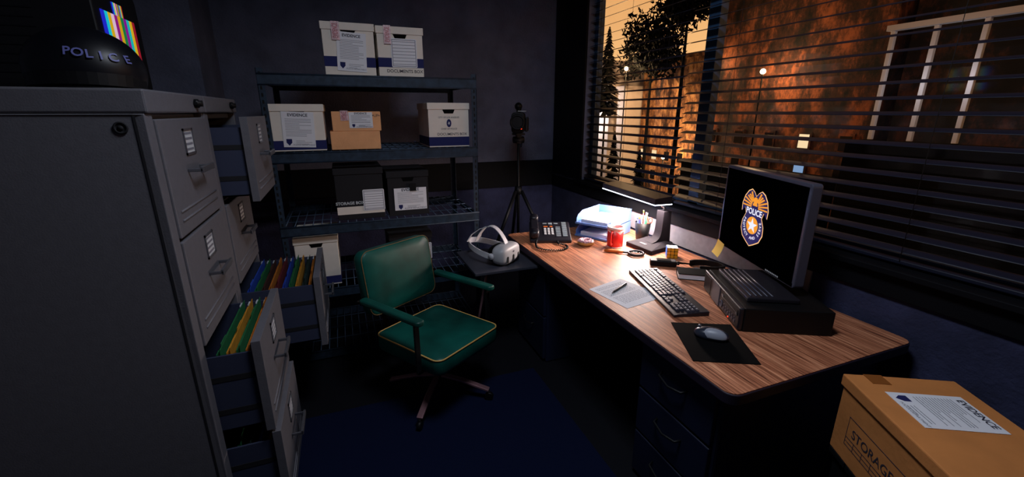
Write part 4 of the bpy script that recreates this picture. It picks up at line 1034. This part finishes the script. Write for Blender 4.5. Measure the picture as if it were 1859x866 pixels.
q = MB(); q.span((-.17, -.075, .0225), (.17, -.045, .30)); q.span((-.06, -.05, .022), (.06, -.04, .2)); q.obj('stand_column', 'black', mo_, bevel=.004)
# stand base follows the computer
q = MB()
Mi = Matrix.Rotation(-(ma_), 4, 'Z')
def pcw(x, y):  # computer-local -> monitor-local
    wv = Matrix.Rotation(pca-PI/2, 4, 'Z') @ Vector((x, y, 0))+Vector((1.462, 1.174, 0))-Vector((mc.x, mc.y, 0)); return Mi @ wv
sb = [pcw(.05, .065), pcw(.26, .065), pcw(.26, .43), pcw(.05, .43)]
q.prism([(p.x, p.y) for p in sb], .022); q.obj('stand_base', 'plastic_dark', mo_, bevel=.006)
for k in range(5):
    a_, b2 = pcw(.07+k*.022, .085), pcw(.07+k*.022, .41)
    q = MB(); q.tube([(a_.x, a_.y, .0225), (b2.x, b2.y, .0225)], .0035, 6); q.obj('base_ridge', 'monitor_frame', mo_)
# sticky note
sn = MB(); vs = []; fs = []
for i in range(7):
    for j in range(2):
        u_ = i/6; vs.append(((j-.5)*.078, .004+.022*u_*u_, -.082*u_))
for i in range(6): fs.append((2*i, 2*i+1, 2*i+3, 2*i+2))
vs2 = [(v[0], v[1]+.0006, v[2]) for v in vs]; n_ = len(vs); fs2 = [tuple(k+n_ for k in f[::-1]) for f in fs]
sn.add(vs+vs2, fs+fs2, 0, True)
lc = mc+mv*(MLn/2-.045)
o = sn.obj('sticky_note', 'note_yellow', None, (lc.x, lc.y, DZ+PH+MZ+.022), ma_); o.rotation_euler.y = math.radians(-8)
tag(o, 'yellow sticky note hanging from the lower left corner of the monitor', 'sticky note')

# ------------------------------------------------------------------ evidence box in the right foreground
ea = math.radians(-28.6)
EX, EY, EZ = 1.472, .768, .80
ebx = thing('evidence_box', 'tan cardboard evidence box with white label on its lid, right foreground', 'cardboard box', (EX, EY, EZ-.275), ea)
# local x to the right along the far edge, local -y towards the camera
EWd, ELn = .33, .46
MB().span((.007, -ELn+.007, 0), (EWd-.007, -.007, .262)).obj('box_body', 'kraft2', ebx, bevel=.003)
MB().span((0, -ELn, .235), (EWd, 0, .275)).obj('lid', 'kraft2', ebx, bevel=.004)
el = evidence_label(ebx, .160, .208, T(.172, -.172, .2755, rz=-PI/2), 9)
q = MB().span((.06, -.05, .2752), (.115, .001, .2765)); q.obj('packing_tape', 'kraft_tape', ebx)
q = MB()
SL = Matrix(((0, 0, -1, .0068), (-1, 0, 0, 0), (0, 1, 0, 0), (0, 0, 0, 1)))   # left side face: x runs towards the camera
text(q, 'STORAGE BOX', .042, SL @ T(.235, .115, .0006), bold=.005)
def ln(x0_, y0_, x1_, y1_): q.span((min(x0_, x1_)-.0008, min(y0_, y1_)-.0008, 0), (max(x0_, x1_)+.0008, max(y0_, y1_)+.0008, .0008), 0, SL)
ln(.07, .06, .40, .06); ln(.07, .16, .40, .16); ln(.07, .06, .07, .16); ln(.40, .06, .40, .16); ln(.07, .088, .40, .088); ln(.07, .074, .40, .074)
for k in range(1, 8): ln(.07+k*.041, .06, .07+k*.041, .088)
q.obj('printed_panel', 'ink', ebx)
sto = thing('wooden_crate', 'dark wooden crate under the tan evidence box, right foreground', 'crate', (EX, EY, 0), ea)
hh = EZ-.275-.001
q = MB(); q.span((.02, -ELn+.02, .0), (EWd-.02, -.02, hh-.02)); q.obj('crate_sides', 'dark_trim', sto, bevel=.004)
for k in range(5):
    q = MB(); q.span((.006, -ELn+.01+k*.089, hh-.02), (EWd-.006, -ELn+.01+k*.089+.083, hh)); q.obj('top_slat', 'dark_trim', sto, bevel=.002)

# ------------------------------------------------------------------ room light: a ceiling fixture overhead
cf = thing('ceiling_light', 'square flush ceiling light above the middle of the room', 'ceiling light', (.55, 1.0, ZC-.06))
MB().span((-.32, -.32, .0), (.32, .32, .06)).obj('frame', 'cab', cf, bevel=.01)
MM('diffuser_dim', (230, 232, 240), .5, emit=(225, 230, 255), estr=.3)
MB().span((-.29, -.29, -.006), (.29, .29, .0)).obj('diffuser', 'diffuser_dim', cf)
l = bpy.data.lights.new('ceiling_fixture_light', 'AREA'); l.shape = 'SQUARE'; l.size = .5; l.energy = 22; l.color = (.80, .87, 1)
o = bpy.data.objects.new('ceiling_fixture_light', l); COL.objects.link(o); o.location = (.55, 1.0, ZC-.075)

# ------------------------------------------------------------------ view
vs_ = SC.view_settings; vs_.view_transform = 'Standard'; vs_.look = 'None'; vs_.gamma = 1; vs_.use_curve_mapping = False; vs_.exposure = 0
SC.cycles.max_bounces = 8 if hasattr(SC, 'cycles') else 8
